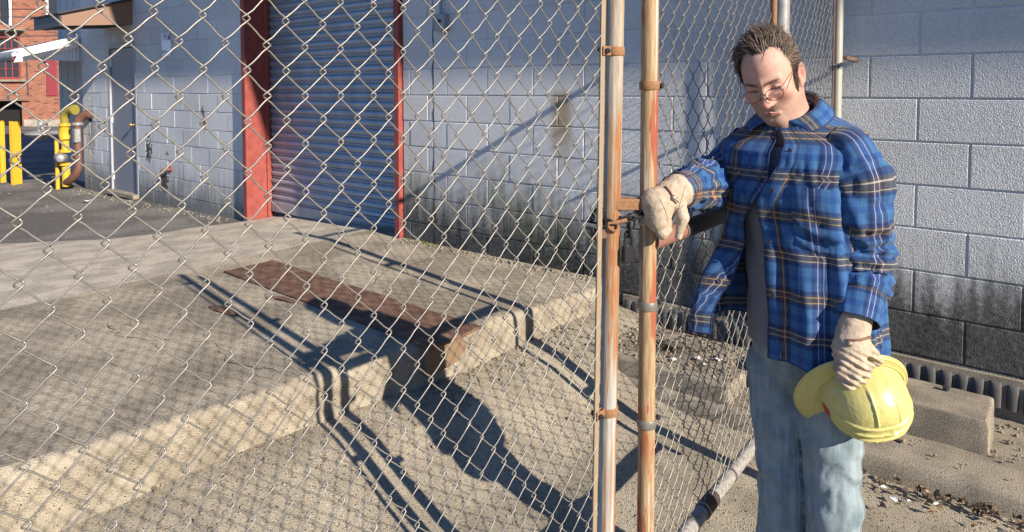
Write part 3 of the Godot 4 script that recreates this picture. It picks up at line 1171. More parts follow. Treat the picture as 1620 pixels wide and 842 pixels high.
func make_yard_things() -> void:
	# gas meter set
	var g := thing("gas_meter", "yellow and brown gas pipes with a grey disc regulator at the wall corner", "gas meter", Vector3(-10.9, 0.1, 0.17))
	var b := MB.new()
	b.tube([Vector3(0.46, 1.09, -0.18), Vector3(0.43, 1.10, -0.15), Vector3(0.36, 1.10, -0.12), Vector3(0.30, 1.04, -0.06), Vector3(0.28, 0.94, -0.04), Vector3(0.28, 0.62, -0.04), Vector3(0.28, 0.34, -0.04), Vector3(0.25, 0.25, -0.02), Vector3(0.15, 0.16, 0.02), Vector3(0.02, 0.11, 0.03)], [0.055, 0.06, 0.065, 0.06, 0.05, 0.05, 0.05, 0.058, 0.055, 0.055], 12)
	part("brown_pipe", b.commit(), M["brown_pipe"], g)
	b = MB.new()
	b.tube([Vector3(0, 0.05, 0.03), Vector3(0, 0.38, 0.03)], 0.055, 12)
	b.tube([Vector3(0, 0.56, 0.03), Vector3(0, 0.72, 0.03)], 0.05, 12)
	b.tube([Vector3(0, 0.55, 0.03), Vector3(0, 0.585, 0.03)], 0.085, 12)
	b.tube([Vector3(0, 0.36, 0.03), Vector3(0, 0.39, 0.03)], 0.085, 12)
	b.tube([Vector3(0, 0.72, 0.03), Vector3(-0.03, 0.80, 0.03), Vector3(-0.02, 0.88, 0.03), Vector3(0.0, 0.95, 0.03)], [0.065, 0.075, 0.07, 0.055], 12)
	b.tube([Vector3(0, 0.93, 0.03), Vector3(0, 0.97, 0.03)], 0.075, 12)
	part("yellow_pipe", b.commit(), M["yellow_paint"], g)
	b = MB.new()
	b.tube([Vector3(0, 0.97, 0.03), Vector3(0, 1.06, 0.03), Vector3(0.03, 1.13, 0.02), Vector3(0.10, 1.17, 0.0), Vector3(0.18, 1.17, -0.03)], [0.055, 0.058, 0.06, 0.055, 0.05], 12)
	b.tube([Vector3(0.17, 1.17, -0.03), Vector3(0.20, 1.17, -0.045)], 0.075, 12)
	part("elbow_pipe", b.commit(), plain("olive_paint", lin(0.22, 0.19, 0.03), 0.5), g)
	b = MB.new()
	b.lathe(Vector3(-0.08, 0.47, 0.06), Vector3(1, 0, 0.4), [Vector2(0.0, 0), Vector2(0.07, 0), Vector2(0.085, 0.02), Vector2(0.085, 0.10), Vector2(0.06, 0.13), Vector2(0.06, 0.17), Vector2(0.04, 0.19), Vector2(0, 0.19)], 18)
	part("meter_body", b.commit(), M["galvanised"], g)
	b = MB.new()
	b.box(Vector3(0.30, 0.80, -0.02), Vector3(0.05, 0.10, 0.04), 0.012)
	b.tube([Vector3(0.28, 0.95, -0.04), Vector3(0.28, 0.99, -0.04)], 0.075, 12)
	part("coupling", b.commit(), M["galvanised"], g)
	b = MB.new()
	b.tube([Vector3(-0.13, 0.0, 0.10), Vector3(-0.13, 0.72, 0.10)], 0.028, 10)
	part("support_post", b.commit(), M["yellow_paint"], g)
	b = MB.new()
	b.lathe(Vector3(-0.36, 0.80, 0.22), Vector3.UP, [Vector2(0.0, -0.075), Vector2(0.05, -0.07), Vector2(0.12, -0.03), Vector2(0.20, 0.0), Vector2(0.205, 0.015), Vector2(0.19, 0.03), Vector2(0.10, 0.055), Vector2(0.045, 0.065), Vector2(0.042, 0.20), Vector2(0.03, 0.215), Vector2(0.0, 0.216)], 28)
	b.tube([Vector3(-0.17, 0.83, 0.14), Vector3(-0.06, 0.83, 0.06)], 0.035, 10)
	part("disc_regulator", b.commit(), M["galvanised"], g)
	# yellow guard posts: bent steel channels
	var labels := ["wide yellow steel guard post nearest the gas pipes", "narrow yellow steel guard post farthest left in the yard"]
	for i in 2:
		var p: Vector3 = [Vector3(-12.1, 0.09, 0.49), Vector3(-12.52, 0.09, 0.56)][i]
		var k := thing("guard_post", labels[i], "bollard", p, 0.5 - i * 0.25, "yellow guard posts")
		b = MB.new()
		b.box(Vector3(0, 0.49, 0), Vector3(0.010, 0.49, [0.062, 0.028][i]), 0.003)
		part("web", b.commit(), M["yellow_paint"], k)
		for s in [-1, 1]:
			b = MB.new()
			b.box(Vector3(0, 0.49, s * [0.064, 0.030][i]), Vector3([0.030, 0.026][i], 0.50, 0.006), 0.003)
			part("flange", b.commit(), M["yellow_paint"], k)
	# box on the wall beside the shutter, paper notice
	var bx := thing("switch_box", "small grey electrical box on the block wall beside the shutter", "switch box", Vector3(-3.44, 2.06, 0.0))
	b = MB.new()
	b.box(Vector3(0, 0, 0.03), Vector3(0.055, 0.062, 0.03), 0.006)
	part("body", b.commit(), plain("box_grey", lin(0.25, 0.26, 0.29), 0.5, 0.2), bx)
	b = MB.new()
	b.lathe(Vector3(0.01, 0.01, 0.058), Vector3(0, 0, 1), [Vector2(0.0, 0.0), Vector2(0.014, 0.0), Vector2(0.014, 0.012), Vector2(0.008, 0.016), Vector2(0, 0.016)], 12)
	part("button", b.commit(), M["dark_metal"], bx)
	b = MB.new()
	b.tube([Vector3(-0.01, 0.06, 0.03), Vector3(-0.01, 1.4, 0.025)], 0.011, 8)
	part("conduit", b.commit(), M["box_grey"], bx)
	var no := thing("paper_notice", "small pale paper notice with dark letters on the block wall", "notice", Vector3(-8.055, 2.1, 0.004))
	b = MB.new()
	var rows := []
	for j in 6:
		var row := []
		for i in 5:
			row.append(Vector3(-0.118 + 0.059 * i, 0.138 - 0.0553 * j, 0.002 + 0.006 * sin(j * 1.1 + i * 0.4) * (1.0 if j > 3 else 0.4)))
		rows.append(row)
	b.sheet(rows, Vector3(0, 0, 1))
	part("sheet", b.commit(), M["paper"], no)
	var tm := TextMesh.new()
	var sf := SystemFont.new()
	sf.font_names = PackedStringArray(["Droid Sans Mono"])
	tm.font = sf
	tm.text = "PEM"
	tm.font_size = 32
	tm.pixel_size = 0.0032
	tm.depth = 0.001
	var o := part("lettering", tm, M["ink"], no)
	o.position = Vector3(0.02, 0.085, 0.006)
	# bits of iron on the wall
	var st := thing("pipe_stub", "short rusty pipe stub low on the block wall left of the shutter", "pipe", Vector3(-8.02, 0.60, 0.0))
	b = MB.new()
	b.tube([Vector3(0, 0, 0), Vector3(0, 0, 0.06), Vector3(-0.05, -0.02, 0.09)], 0.02, 8)
	part("pipe", b.commit(), M["rust"], st)
	b = MB.new()
	b.lathe(Vector3(0, 0, 0), Vector3(0, 0, 1), [Vector2(0.04, 0.0), Vector2(0.04, 0.01), Vector2(0.022, 0.014)], 12)
	part("flange", b.commit(), M["red_frame"], st)
	b = MB.new()
	b.box(Vector3(-0.63, 1.700, 0.12), Vector3(0.009, 0.009, 0.14), 0.002)
	whole("wall_anchor", b.commit(), M["rust"], "rusty iron anchor bar tying the end fence post to the wall", "anchor bar")
	b = MB.new()
	b.box(Vector3(-10.50, 1.165, -0.02), Vector3(0.07, 0.055, 0.024), 0.002)
	whole("wall_hole", b.commit(), M["void"], "dark square hole in the block wall behind the brown gas pipe", "hole")


# ---------------------------------------------------------------- chain-link gates
const CELL := 0.079             # height of a diamond



# one zigzag wire, woven: it leans forward going one way and back the other
func link_wire(y0: float, rows: int, start: int, sd: int, wide: float) -> ArrayMesh:
	var r := RandomNumberGenerator.new()
	r.seed = sd
	var pts := []
	var w := wide / 2.0
	var e := 0.0052
	var hop := CELL / 2.0
	var gs := [[0.0, 0.0], [0.05, 0.008], [0.11, 0.045], [0.20, 0.140], [0.35, 0.325], [0.5, 0.5], [0.65, 0.675], [0.80, 0.860], [0.89, 0.955], [0.95, 0.992]]
	var bow := r.randf_range(0.0015, 0.003)
	for j in rows:
		var right := (j + start) % 2 == 0
		var xa := -e if right else w + e
		var xb := w + e if right else -e
		for q in gs:
			var t: float = q[0]
			var s := sin(PI * t)
			pts.append(Vector3(lerpf(xa, xb, q[1]) + r.randf_range(-0.0004, 0.0004), y0 + (j + t) * hop - bow * sin(TAU * t), (0.0034 if right else -0.0034) * pow(s, 0.6) + r.randf_range(-0.0004, 0.0004)))
	var b := MB.new()
	b.tube(pts, 0.00140, 6)
	return b.commit()


func fill_mesh(parent: Node, x0: float, x1: float, y0: float, y1: float, sd: int, wide: float) -> void:
	var rows := int((y1 - y0) / (CELL / 2.0))
	var kinds := []
	for v in 3:
		kinds.append([link_wire(y0, rows, 0, sd + v, wide), link_wire(y0, rows, 1, sd + 10 + v, wide)])
	var n := int((x1 - x0) / (wide / 2.0))
	var sag := nz(sd, 1.3, 2)
	for i in n:
		var o := piece("wire", i, kinds[rng.randi() % 3][i % 2], M["wire"], parent)
		o.position = Vector3(x0 + i * wide / 2.0, 0, sag.get_noise_1d(i * 0.09) * 0.008)
		o.rotation = Vector3(sag.get_noise_1d(i * 0.08 + 30.0) * 0.006, 0, 0)


func band(parent: Node, y: float, r: float, m: Material, dir := Vector3.RIGHT, bolt := true) -> void:
	var b := MB.new()
	b.lathe(Vector3(0, y - 0.011, 0), Vector3.UP, [Vector2(r + 0.0005, 0), Vector2(r + 0.003, 0.001), Vector2(r + 0.0035, 0.011), Vector2(r + 0.003, 0.021), Vector2(r + 0.0005, 0.022)], 24)
	var side := Vector3.UP.cross(dir)
	for s in [-1, 1]:
		b.box(Vector3.ZERO, Vector3(0.016, 0.011, 0.0015), 0.0006, Transform3D(Basis(dir, Vector3.UP, dir.cross(Vector3.UP)), Vector3(0, y, 0) + dir * (r + 0.014) + side * s * 0.006))
	var o := part("tension_band", b.commit(), m, parent)
	if bolt:
		b = MB.new()
		var c := Vector3(0, y, 0) + dir * (r + 0.020)
		b.tube([c - side * 0.017, c + side * 0.020], 0.0035, 6)
		b.tube([c - side * 0.017, c - side * 0.011], 0.0075, 6)
		b.tube([c + side * 0.010, c + side * 0.016], 0.0070, 6)
		part("bolt", b.commit(), M["dark_metal"], o)


func make_gates() -> void:
	# left leaf: from its latch post towards the camera, off to the left
	var lp := Vector3(-0.8065, 0.0, 2.1385)
	var gate := thing("left_gate", "wide chain-link gate leaf across the left, with chalky white rust-streaked post", "gate", lp)
	var ux := Vector3(-0.166, 0, 0.986).normalized()
	var uy := Vector3(0.0165, 1.0, -0.0125).normalized()
	gate.basis = Basis(ux, uy, ux.cross(uy).normalized()).orthonormalized()
	var b := MB.new()
	b.tube([Vector3(0, 0.06, 0), Vector3(0, 1.2, 0), Vector3(0, 2.18, 0)], 0.0215, 20)
	part("post", b.commit(), M["post_white"], gate)
	b = MB.new()
	b.tube([Vector3(0.02, 0.10, 0), Vector3(1.94, 0.10, 0)], 0.0205, 14)
	part("bottom_rail", b.commit(), M["galvanised"], gate)
	b = MB.new()
	b.tube([Vector3(0.0, 2.13, 0), Vector3(1.94, 2.13, 0)], 0.002, 6)
	part("tension_wire", b.commit(), M["wire"], gate)
	b = MB.new()
	b.tube([Vector3(1.95, 0.06, 0), Vector3(1.95, 2.18, 0)], 0.0215, 14)
	part("hinge_post", b.commit(), M["galvanised"], gate)
	b = MB.new()
	b.box(Vector3(0.047, 1.12, 0.0), Vector3(0.008, 1.0, 0.003), 0.001)
	part("tension_bar", b.commit(), M["bar_zinc"], gate)
	for y in [0.352, 0.742, 1.646, 2.06]:
		band(gate, y, 0.0215, M["pale_rust"])
	fill_mesh(gate, 0.043, 1.93, 0.12, 2.14, 101, 0.063)
	# clip with bolt below the latch
	b = MB.new()
	b.box(Vector3(0.035, 1.195, 0.010), Vector3(0.022, 0.012, 0.012), 0.003)
	part("hasp_clip", b.commit(), M["rust"], gate)
	b = MB.new()
	b.tube([Vector3(0.055, 1.21, 0.01), Vector3(0.055, 1.21, 0.035)], 0.005, 8)
	b.tube([Vector3(0.035, 1.195, 0.02), Vector3(0.035, 1.195, 0.034)], 0.008, 6)
	part("bolt", b.commit(), M["dark_metal"], gate)

	# right leaf: hinged by the wall, swung out to meet the left one
	var rp := Vector3(-0.724, 0.0, 2.072)
	var hinge := Vector3(-0.722, 0.0, 1.055)
	var g2 := thing("right_gate", "narrow chain-link gate leaf behind the man, with orange rusty latch post", "gate", rp)
	var vx := (hinge - rp).normalized()
	g2.basis = Basis(vx, Vector3.UP, vx.cross(Vector3.UP))
	var len2 := rp.distance_to(hinge)
	b = MB.new()
	b.tube([Vector3(0, 0.06, 0), Vector3(0, 1.2, 0), Vector3(0, 2.14, 0)], 0.0215, 20)
	part("post", b.commit(), M["post_rust"], g2)
	b = MB.new()
	b.tube([Vector3(0.0, 0.272, 0), Vector3(len2, 0.262, 0)], 0.0215, 14)
	var br := part("bottom_rail", b.commit(), M["rusty_zinc"], g2)
	b = MB.new()
	b.tube([Vector3(0.38, 0.268, 0), Vector3(0.47, 0.268, 0)], 0.0245, 14)
	part("tape", b.commit(), M["tape"], br)
	for x in [0.30, 0.385, 0.62]:
		b = MB.new()
		b.tube([Vector3(x, 0.268, 0), Vector3(x + 0.008, 0.268, 0)], 0.0255, 14)
		part("wire_tie", b.commit(), M["wire"], br)
	b = MB.new()
	b.tube([Vector3(0.0, 1.166, 0), Vector3(len2, 1.150, 0)], 0.0235, 14)
	var mr := part("middle_rail", b.commit(), M["pale_rust"], g2)
	mr.material_override = plain("pink_rust", lin(0.20, 0.095, 0.07), 0.75)
	b = MB.new()
	b.tube([Vector3(0.23, 1.163, 0), Vector3(len2, 1.150, 0)], 0.0250, 14)
	part("tape", b.commit(), M["tape"], mr)
	b = MB.new()
	b.tube([Vector3(0.195, 1.163, 0), Vector3(0.203, 1.163, 0)], 0.0268, 14)
	part("wire_tie", b.commit(), M["wire"], mr)
	b = MB.new()
	b.tube([Vector3(0.0, 2.12, 0), Vector3(len2, 2.12, 0)], 0.002, 6)
	part("tension_wire", b.commit(), M["wire"], g2)
	b = MB.new()
	b.tube([Vector3(len2, 0.2, 0), Vector3(len2, 2.14, 0)], 0.012, 12)
	part("hinge_stile", b.commit(), M["pale_rust"], g2)
	fill_mesh(g2, 0.022, len2 - 0.01, 0.29, 2.13, 201, 0.071)
	for y in [0.705, 1.008, 1.562]:
		band(g2, y, 0.0215, M["pale_rust"] if y > 1.5 else M["wire"])
	# latch fork on the rusty post
	b = MB.new()
	b.box(Vector3(0.0, 0, 0), Vector3(0.040, 0.013, 0.0035), 0.0015)
	b.box(Vector3(0.0, 0.012, -0.012), Vector3(0.040, 0.0025, 0.014), 0.001)
	var fk := part("latch_fork", b.commit(), M["pale_rust"], g2)
	fk.global_position = Vector3(-0.752, 1.268, 2.135)
	fk.global_basis = Basis(Vector3.UP, asin(0.6173) - 0.02)

	# hinge post, side panel and the post at the wall
	var hp := thing("hinge_post", "galvanised round gate post rising behind the man's head", "fence post", Vector3(-0.722, 0, 0.955))
	b = MB.new()
	b.tube([Vector3(0, 0.0, 0), Vector3(0, 2.5, 0)], 0.030, 18)
	part("pipe", b.commit(), M["galvanised"], hp)
	for y in [0.55, 1.75]:
		b = MB.new()
		b.tube([Vector3(0, y - 0.02, 0), Vector3(0, y + 0.02, 0)], 0.034, 16)
		b.box(Vector3(0, y, 0.05), Vector3(0.008, 0.018, 0.05), 0.003)
		part("hinge", b.commit(), M["galvanised"], hp)
	b = MB.new()
	b.lathe(Vector3(0, 2.5, 0), Vector3.UP, [Vector2(0.033, 0.0), Vector2(0.033, 0.01), Vector2(0.024, 0.03), Vector2(0.0, 0.038)], 16)
	part("post_cap", b.commit(), M["galvanised"], hp)
	var wp := thing("end_fence_post", "dull galvanised fence post standing close to the block wall", "fence post", Vector3(-0.70, 0, 0.075))
	b = MB.new()
	b.tube([Vector3(0, 0.0, 0), Vector3(0, 2.5, 0)], 0.0225, 18)
	part("pipe", b.commit(), plain("dull_zinc", lin(0.34, 0.33, 0.27), 0.55, 0.2), wp)
	for y in [0.6, 1.22, 1.665, 2.2]:
		band(wp, y, 0.0225, M["steel"], Vector3(0, 0, 1))
	var sp := thing("fence_panel", "short chain-link fence panel between the gate hinge post and the wall", "fence", Vector3(-0.711, 0, 0.92))
	sp.basis = Basis(Vector3(0, 0, -1), Vector3.UP, Vector3(1, 0, 0))
	b = MB.new()
	b.box(Vector3(0.805, 1.2, 0), Vector3(0.007, 1.05, 0.003), 0.001)
	part("tension_bar", b.commit(), M["rust"], sp)
	b = MB.new()
	b.tube([Vector3(0.0, 2.34, 0.0), Vector3(0.83, 2.34, 0)], 0.02, 12)
	part("top_rail", b.commit(), M["galvanised"], sp)
	fill_mesh(sp, 0.015, 0.82, 0.14, 2.33, 301, 0.068)

	make_chain()


# a chain link: a stadium of round wire lying in the plane of a and b
func link_mesh(long: float, wide: float, r: float) -> ArrayMesh:
	var pts := []
	for i in 17:
		var t := TAU * i / 16.0
		pts.append(Vector3(cos(t) * wide, sin(t) * wide + signf(sin(t)) * long * minf(1.0, absf(sin(t)) * 3.0), 0))
	var b := MB.new()
	b.tube(pts, r, 8, false, Vector3(0, 0, 1))
	return b.commit()


func make_chain() -> void:
	var ch := thing("lock_chain", "black steel chain looped round both gate posts under the glove", "chain", Vector3(-0.76, 1.24, 2.11))
	var lk := link_mesh(0.010, 0.0085, 0.0032)
	# a loop round both posts, sagging to the lock at the front
	var path := Curve3D.new()
	var R := Vector3(0.7867, 0, -0.6173)
	var N := Vector3(0.6173, 0, 0.7867)
	for q in [[-0.085, -0.012, 0.012], [-0.05, -0.014, 0.026], [0.0, -0.004, 0.026], [0.05, 0.018, 0.022], [0.085, 0.028, 0.014], [0.095, 0.030, -0.004], [0.07, 0.028, -0.035], [0.0, 0.018, -0.04], [-0.07, 0.0, -0.036], [-0.09, -0.008, 0.0], [-0.085, -0.012, 0.02]]:
		path.add_point(R * q[0] + Vector3.UP * q[1] + N * q[2])
	var L := path.get_baked_length()
	var n := int(L / 0.0255)
	for i in n:
		var p := path.sample_baked(L * i / n)
		var q := path.sample_baked(fmod(L * (i + 0.5) / n, L))
		var d := (q - p).normalized()
		var o := piece("link", i, lk, M["black_iron"], ch)
		var side := d.cross(Vector3.UP).normalized()
		var up := side.cross(d).normalized()
		var z := (side + up).normalized() if i % 2 == 0 else (side - up).normalized()
		o.transform = Transform3D(Basis(d.cross(z), d, z), p)
	# hanging tail of chain holding the padlock
	for i in 3:
		var o := piece("link", n + i, lk, M["black_iron"], ch)
		o.transform = Transform3D(Basis(Vector3.UP, 0.7 + (PI / 2 if i % 2 else 0.0)), R * (0.002 - 0.003 * i) + N * 0.028 + Vector3(0, -0.012 - i * 0.022, 0))
	var pl := thing("padlock", "small black padlock hanging from the chain between the gate posts", "padlock", Vector3(-0.76, 1.24, 2.11) + R * -0.004 + N * 0.028 + Vector3(0, -0.095, 0), asin(0.6173) + 0.15)
	var b := MB.new()
	b.box(Vector3(0, 0, 0), Vector3(0.0155, 0.021, 0.009), 0.004)
	part("body", b.commit(), M["black_iron"], pl)
	b = MB.new()
	b.tube([Vector3(-0.010, 0.015, 0), Vector3(-0.010, 0.036, 0), Vector3(-0.007, 0.043, 0), Vector3(0, 0.046, 0), Vector3(0.007, 0.043, 0), Vector3(0.010, 0.036, 0), Vector3(0.010, 0.015, 0)], 0.003, 8)
	part("shackle", b.commit(), M["black_iron"], pl)
	b = MB.new()
	b.lathe(Vector3(0, -0.0215, 0), Vector3.DOWN, [Vector2(0, 0), Vector2(0.005, 0), Vector2(0.005, 0.001), Vector2(0, 0.001)], 10)
	part("keyway", b.commit(), M["steel"], pl)
	# rusty swivel snap lying across the white post
	b = MB.new()
	b.tube([R * -0.05 + N * 0.03, R * -0.03 + N * 0.034 + Vector3(0, 0.004, 0), R * -0.005 + N * 0.034 + Vector3(0, 0.010, 0)], 0.006, 8)
	b.tube([R * -0.052 + N * 0.03, R * -0.047 + N * 0.034 + Vector3(0, -0.012, 0), R * -0.035 + N * 0.036 + Vector3(0, -0.018, 0), R * -0.025 + N * 0.036 + Vector3(0, -0.010, 0), R * -0.028 + N * 0.035 + Vector3(0, 0.0, 0)], 0.0035, 8)
	var sn := whole("snap_hook", b.commit(), M["pale_rust"], "rusty snap hook on the chain across the white gate post", "hook")
	sn.position = Vector3(-0.765, 1.222, 2.11)


# ---------------------------------------------------------------- plate, rubble, leaves
func leaf_mesh(sd: int, s: float) -> ArrayMesh:
	var r := RandomNumberGenerator.new()
	r.seed = sd
	var b := MB.new()
	var rows := []
	var curl := r.randf_range(0.4, 1.4)
	var wid := r.randf_range(0.3, 0.5)
	for j in 5:
		var t := j / 4.0
		var w := sin(PI * clampf(t * 0.92 + 0.06, 0, 1)) * wid * s
		var row := []
		for i in 5:
			var q := (i - 2) / 2.0
			row.append(Vector3(q * w + r.randf_range(-0.04, 0.04) * s, (curl * q * q * w * 0.8) + sin(t * 3.0) * 0.18 * s * curl + r.randf_range(-0.02, 0.02) * s, (t - 0.5) * s))
		rows.append(row)
	b.sheet(rows)
	return b.commit()


func stone_mesh(sd: int) -> ArrayMesh:
	var r := RandomNumberGenerator.new()
	r.seed = sd
	var n := nz(sd, 1.2, 2)
	var b := MB.new()
	var rows := []
	for j in 7:
		var a := -PI / 2 + PI * j / 6.0
		var row := []
		for i in 9:
			var t := TAU * (i % 8) / 8.0
			var d := Vector3(cos(a) * cos(t), sin(a) * 0.6, cos(a) * sin(t))
			row.append(d * (1.0 + 0.5 * n.get_noise_3dv(d * 1.2)))
		rows.append(row)
	b.sheet(rows, Vector3.ZERO)
	for i in b.v.size():
		if b.n[i].dot(b.v[i]) < 0.0:
			b.n[i] = -b.n[i]
	var idx := b.idx
	b.idx = PackedInt32Array()
	for i in range(0, idx.size(), 3):
		b.tri(idx[i], idx[i + 1], idx[i + 2])
	return b.commit()


func strew(called: String, label: String, mesh: Mesh, m: Material, spots: Array, kind := "stuff") -> void:
	var mm := MultiMesh.new()
	mm.transform_format = MultiMesh.TRANSFORM_3D
	mm.mesh = mesh
	mm.instance_count = spots.size()
	for i in spots.size():
		mm.set_instance_transform(i, spots[i])
	var o := MultiMeshInstance3D.new()
	o.multimesh = mm
	o.material_override = m
	o.name = numbered(called)
	add_child(o)
	o.set_meta("label", label)
	o.set_meta("kind", kind)


func toss(p: Vector3, s: float, flat := 0.5) -> Transform3D:
	var bs := Basis.from_euler(Vector3(rng.randf_range(-flat, flat), rng.randf_range(0, TAU), rng.randf_range(-flat, flat)))
	return Transform3D(bs.scaled_local(Vector3.ONE * s), p)


func make_details() -> void:
	# rusty trench plate let into the slab
	var b := MB.new()
	var rows := []
	var n := nz(401, 1.6, 3)
	for j in 9:
		var row := []
		for i in 61:
			var x := lerpf(-4.07, -2.10, i / 60.0)
			row.append(Vector3(x, 0.364 + n.get_noise_2d(x, j * 0.3) * 0.006, 1.105 + (1.45 - 1.105) * j / 8.0 + (x + 3.0) * 0.025))
		rows.append(row)
	b.sheet(rows)
	for k in [[0, 1], [8, 1]]:
		var lo := []
		for p in rows[k[0]]:
			lo.append(p - Vector3(0, 0.016, 0))
		b.sheet([rows[k[0]], lo], Vector3(0, 0, -1 if k[0] == 0 else 1))
	for k in [0, 60]:
		var hi := []
		var lo := []
		for r in rows:
			hi.append(r[k])
			lo.append(r[k] - Vector3(0, 0.016, 0))
		b.sheet([hi, lo], Vector3(-1 if k == 0 else 1, 0, 0))
	whole("trench_plate", b.commit(), M["rust"], "long brown rusty steel plate lying on the dock slab", "steel plate")
	# concrete block on the kerb, with a bolt left in it, and the older strip behind the gate
	make_pad("concrete_block", "cast concrete block on the kerb beside the hard hat, bolt in its top", -0.98, -0.055, 0.125, 0.398, 0.06, 0.228, 411)
	make_pad("old_footing", "broken concrete footing littered with paper behind the gate mesh", -1.92, -1.02, 0.10, 0.62, 0.02, 0.17, 412)
	b = MB.new()
	b.tube([Vector3(-0.215, 0.22, 0.18), Vector3(-0.215, 0.245, 0.18)], 0.009, 8)
	b.tube([Vector3(-0.215, 0.236, 0.18), Vector3(-0.215, 0.247, 0.18)], 0.014, 6)
	whole("anchor_bolt", b.commit(), M["dark_metal"], "short anchor bolt standing in the top of the concrete block", "bolt")
	b = MB.new()
	b.box(Vector3.ZERO, Vector3(0.13, 0.006, 0.012), 0.002, Transform3D(Basis(Vector3.UP, -0.10), Vector3(-0.46, 0.099, 0.475)))
	whole("wood_strip", b.commit(), plain("old_wood", lin(0.22, 0.17, 0.11), 0.9), "thin grey wooden strip lying on the kerb in front of the concrete block", "wood strip")
	# rusty scrap on the ramp and on the slab
	b = MB.new()
	b.sheet([[Vector3(-0.07, 0.0, -0.02), Vector3(0.0, 0.012, -0.03), Vector3(0.07, 0.002, -0.012)], [Vector3(-0.075, 0.006, 0.0), Vector3(0.0, 0.02, 0.0), Vector3(0.08, 0.008, 0.005)], [Vector3(-0.05, 0.0, 0.022), Vector3(0.01, 0.012, 0.03), Vector3(0.06, 0.0, 0.02)]])
	var sc := whole("rusty_scrap", b.commit(), M["rust"], "bent rusty sheet scrap on the slope below the dock edge", "metal scrap")
	sc.position = Vector3(-1.86, 0.075, 1.0)
	sc.rotation = Vector3(0.1, -0.6, -0.1)
	b = MB.new()
	b.sheet([[Vector3(-0.10, 0.0, -0.02), Vector3(-0.02, 0.01, -0.035), Vector3(0.06, 0.014, -0.03), Vector3(0.12, 0.0, 0.0)], [Vector3(-0.11, 0.012, 0.0), Vector3(-0.03, 0.025, 0.0), Vector3(0.05, 0.022, 0.01), Vector3(0.13, 0.004, 0.02)], [Vector3(-0.06, 0.0, 0.02), Vector3(-0.01, 0.008, 0.03), Vector3(0.06, 0.006, 0.035), Vector3(0.10, 0.0, 0.04)]])
	sc = whole("rust_flake", b.commit(), M["rust"], "long flake of rust lying on the slab beside the plate", "metal scrap")
	sc.position = Vector3(-3.38, 0.352, 1.80)
	sc.rotation.y = 0.2
	b = MB.new()
	b.sheet([[Vector3(-0.12, 0.0, -0.015), Vector3(0, 0.012, -0.02), Vector3(0.12, 0.0, -0.01)], [Vector3(-0.12, 0.008, 0.0), Vector3(0, 0.02, 0.0), Vector3(0.13, 0.006, 0.006)], [Vector3(-0.1, 0.0, 0.015), Vector3(0, 0.01, 0.02), Vector3(0.1, 0.0, 0.02)]])
	sc = whole("rust_sliver", b.commit(), M["rust"], "thin sliver of rust at the near edge of the trench plate", "metal scrap")
	sc.position = Vector3(-3.28, 0.354, 1.50)
	sc.rotation.y = 0.25
	# a crack across the slab where the plate ends
	# stones and crumbs
	var spots := []
	for i in 1500:
		var x := rng.randf_range(-2.3, 1.2)
		var z := rng.randf_range(0.66, 3.2)
		if x < slab_edge(z) + 0.02:
			continue
		spots.append(toss(Vector3(x, low_ground(x, z) + 0.001, z), rng.randf_range(0.002, 0.006), 3.0))
	for i in 500:
		var x := slab_edge(1.0) + absf(rng.randfn(0.0, 0.25))
		var z := rng.randf_range(0.5, 2.6)
		x = slab_edge(z) + 0.015 + absf(rng.randfn(0.0, 0.2))
		spots.append(toss(Vector3(x, low_ground(x, z) + 0.003, z), rng.randf_range(0.003, 0.011), 3.0))
	strew("gravel", "dark gravel and crumbs scattered on the lower yard", stone_mesh(3), M["old_concrete"], spots)
	spots = []
	for i in 260:
		spots.append(toss(Vector3(rng.randf_range(-1.9, 0.9), 0.098, rng.randf_range(0.03, 0.62)), rng.randf_range(0.002, 0.007) * rng.randf_range(0.5, 1.2), 3.0))
	for i in 260:
		spots.append(toss(Vector3(rng.randf_range(-1.9, -1.04), 0.172, rng.randf_range(0.11, 0.60)), rng.randf_range(0.003, 0.012), 3.0))
	for i in 120:
		spots.append(toss(Vector3(rng.randf_range(-0.05, 0.6), 0.10, rng.randf_range(0.03, 0.4)), rng.randf_range(0.003, 0.010), 3.0))
	strew("rubble", "grey brown rubble along the foot of the block wall", stone_mesh(4), M["old_concrete"], spots)
	spots = []
	for i in 260:
		var x := rng.randf_range(-4.0, -1.98)
		spots.append(toss(Vector3(x, 0.353, 0.03 + absf(rng.randfn(0.0, 0.05))), rng.randf_range(0.004, 0.014), 3.0))
	for i in 200:
		var x := rng.randf_range(-10.7, -6.4)
		spots.append(toss(Vector3(x, yard_y(x) + 0.004, 0.04 + absf(rng.randfn(0.0, 0.12))), rng.randf_range(0.003, 0.012), 3.0))
	for i in 160:
		spots.append(toss(Vector3(rng.randf_range(-12.0, -7.0), yard_y(-9.0) + 0.004, rng.randf_range(0.1, 2.5)), rng.randf_range(0.003, 0.009), 3.0))
	strew("grit", "pale grit gathered along the wall and the shutter", stone_mesh(5), M["old_concrete"], spots)
	spots = []
	for i in 60:
		spots.append(toss(Vector3(-3.62 + rng.randfn(0.0, 0.10), 0.352, 0.025 + absf(rng.randfn(0.0, 0.02))), rng.randf_range(0.006, 0.016), 3.0))
	strew("moss", "yellow green moss tuft at the wall beside the shutter", stone_mesh(6), M["moss"], spots)
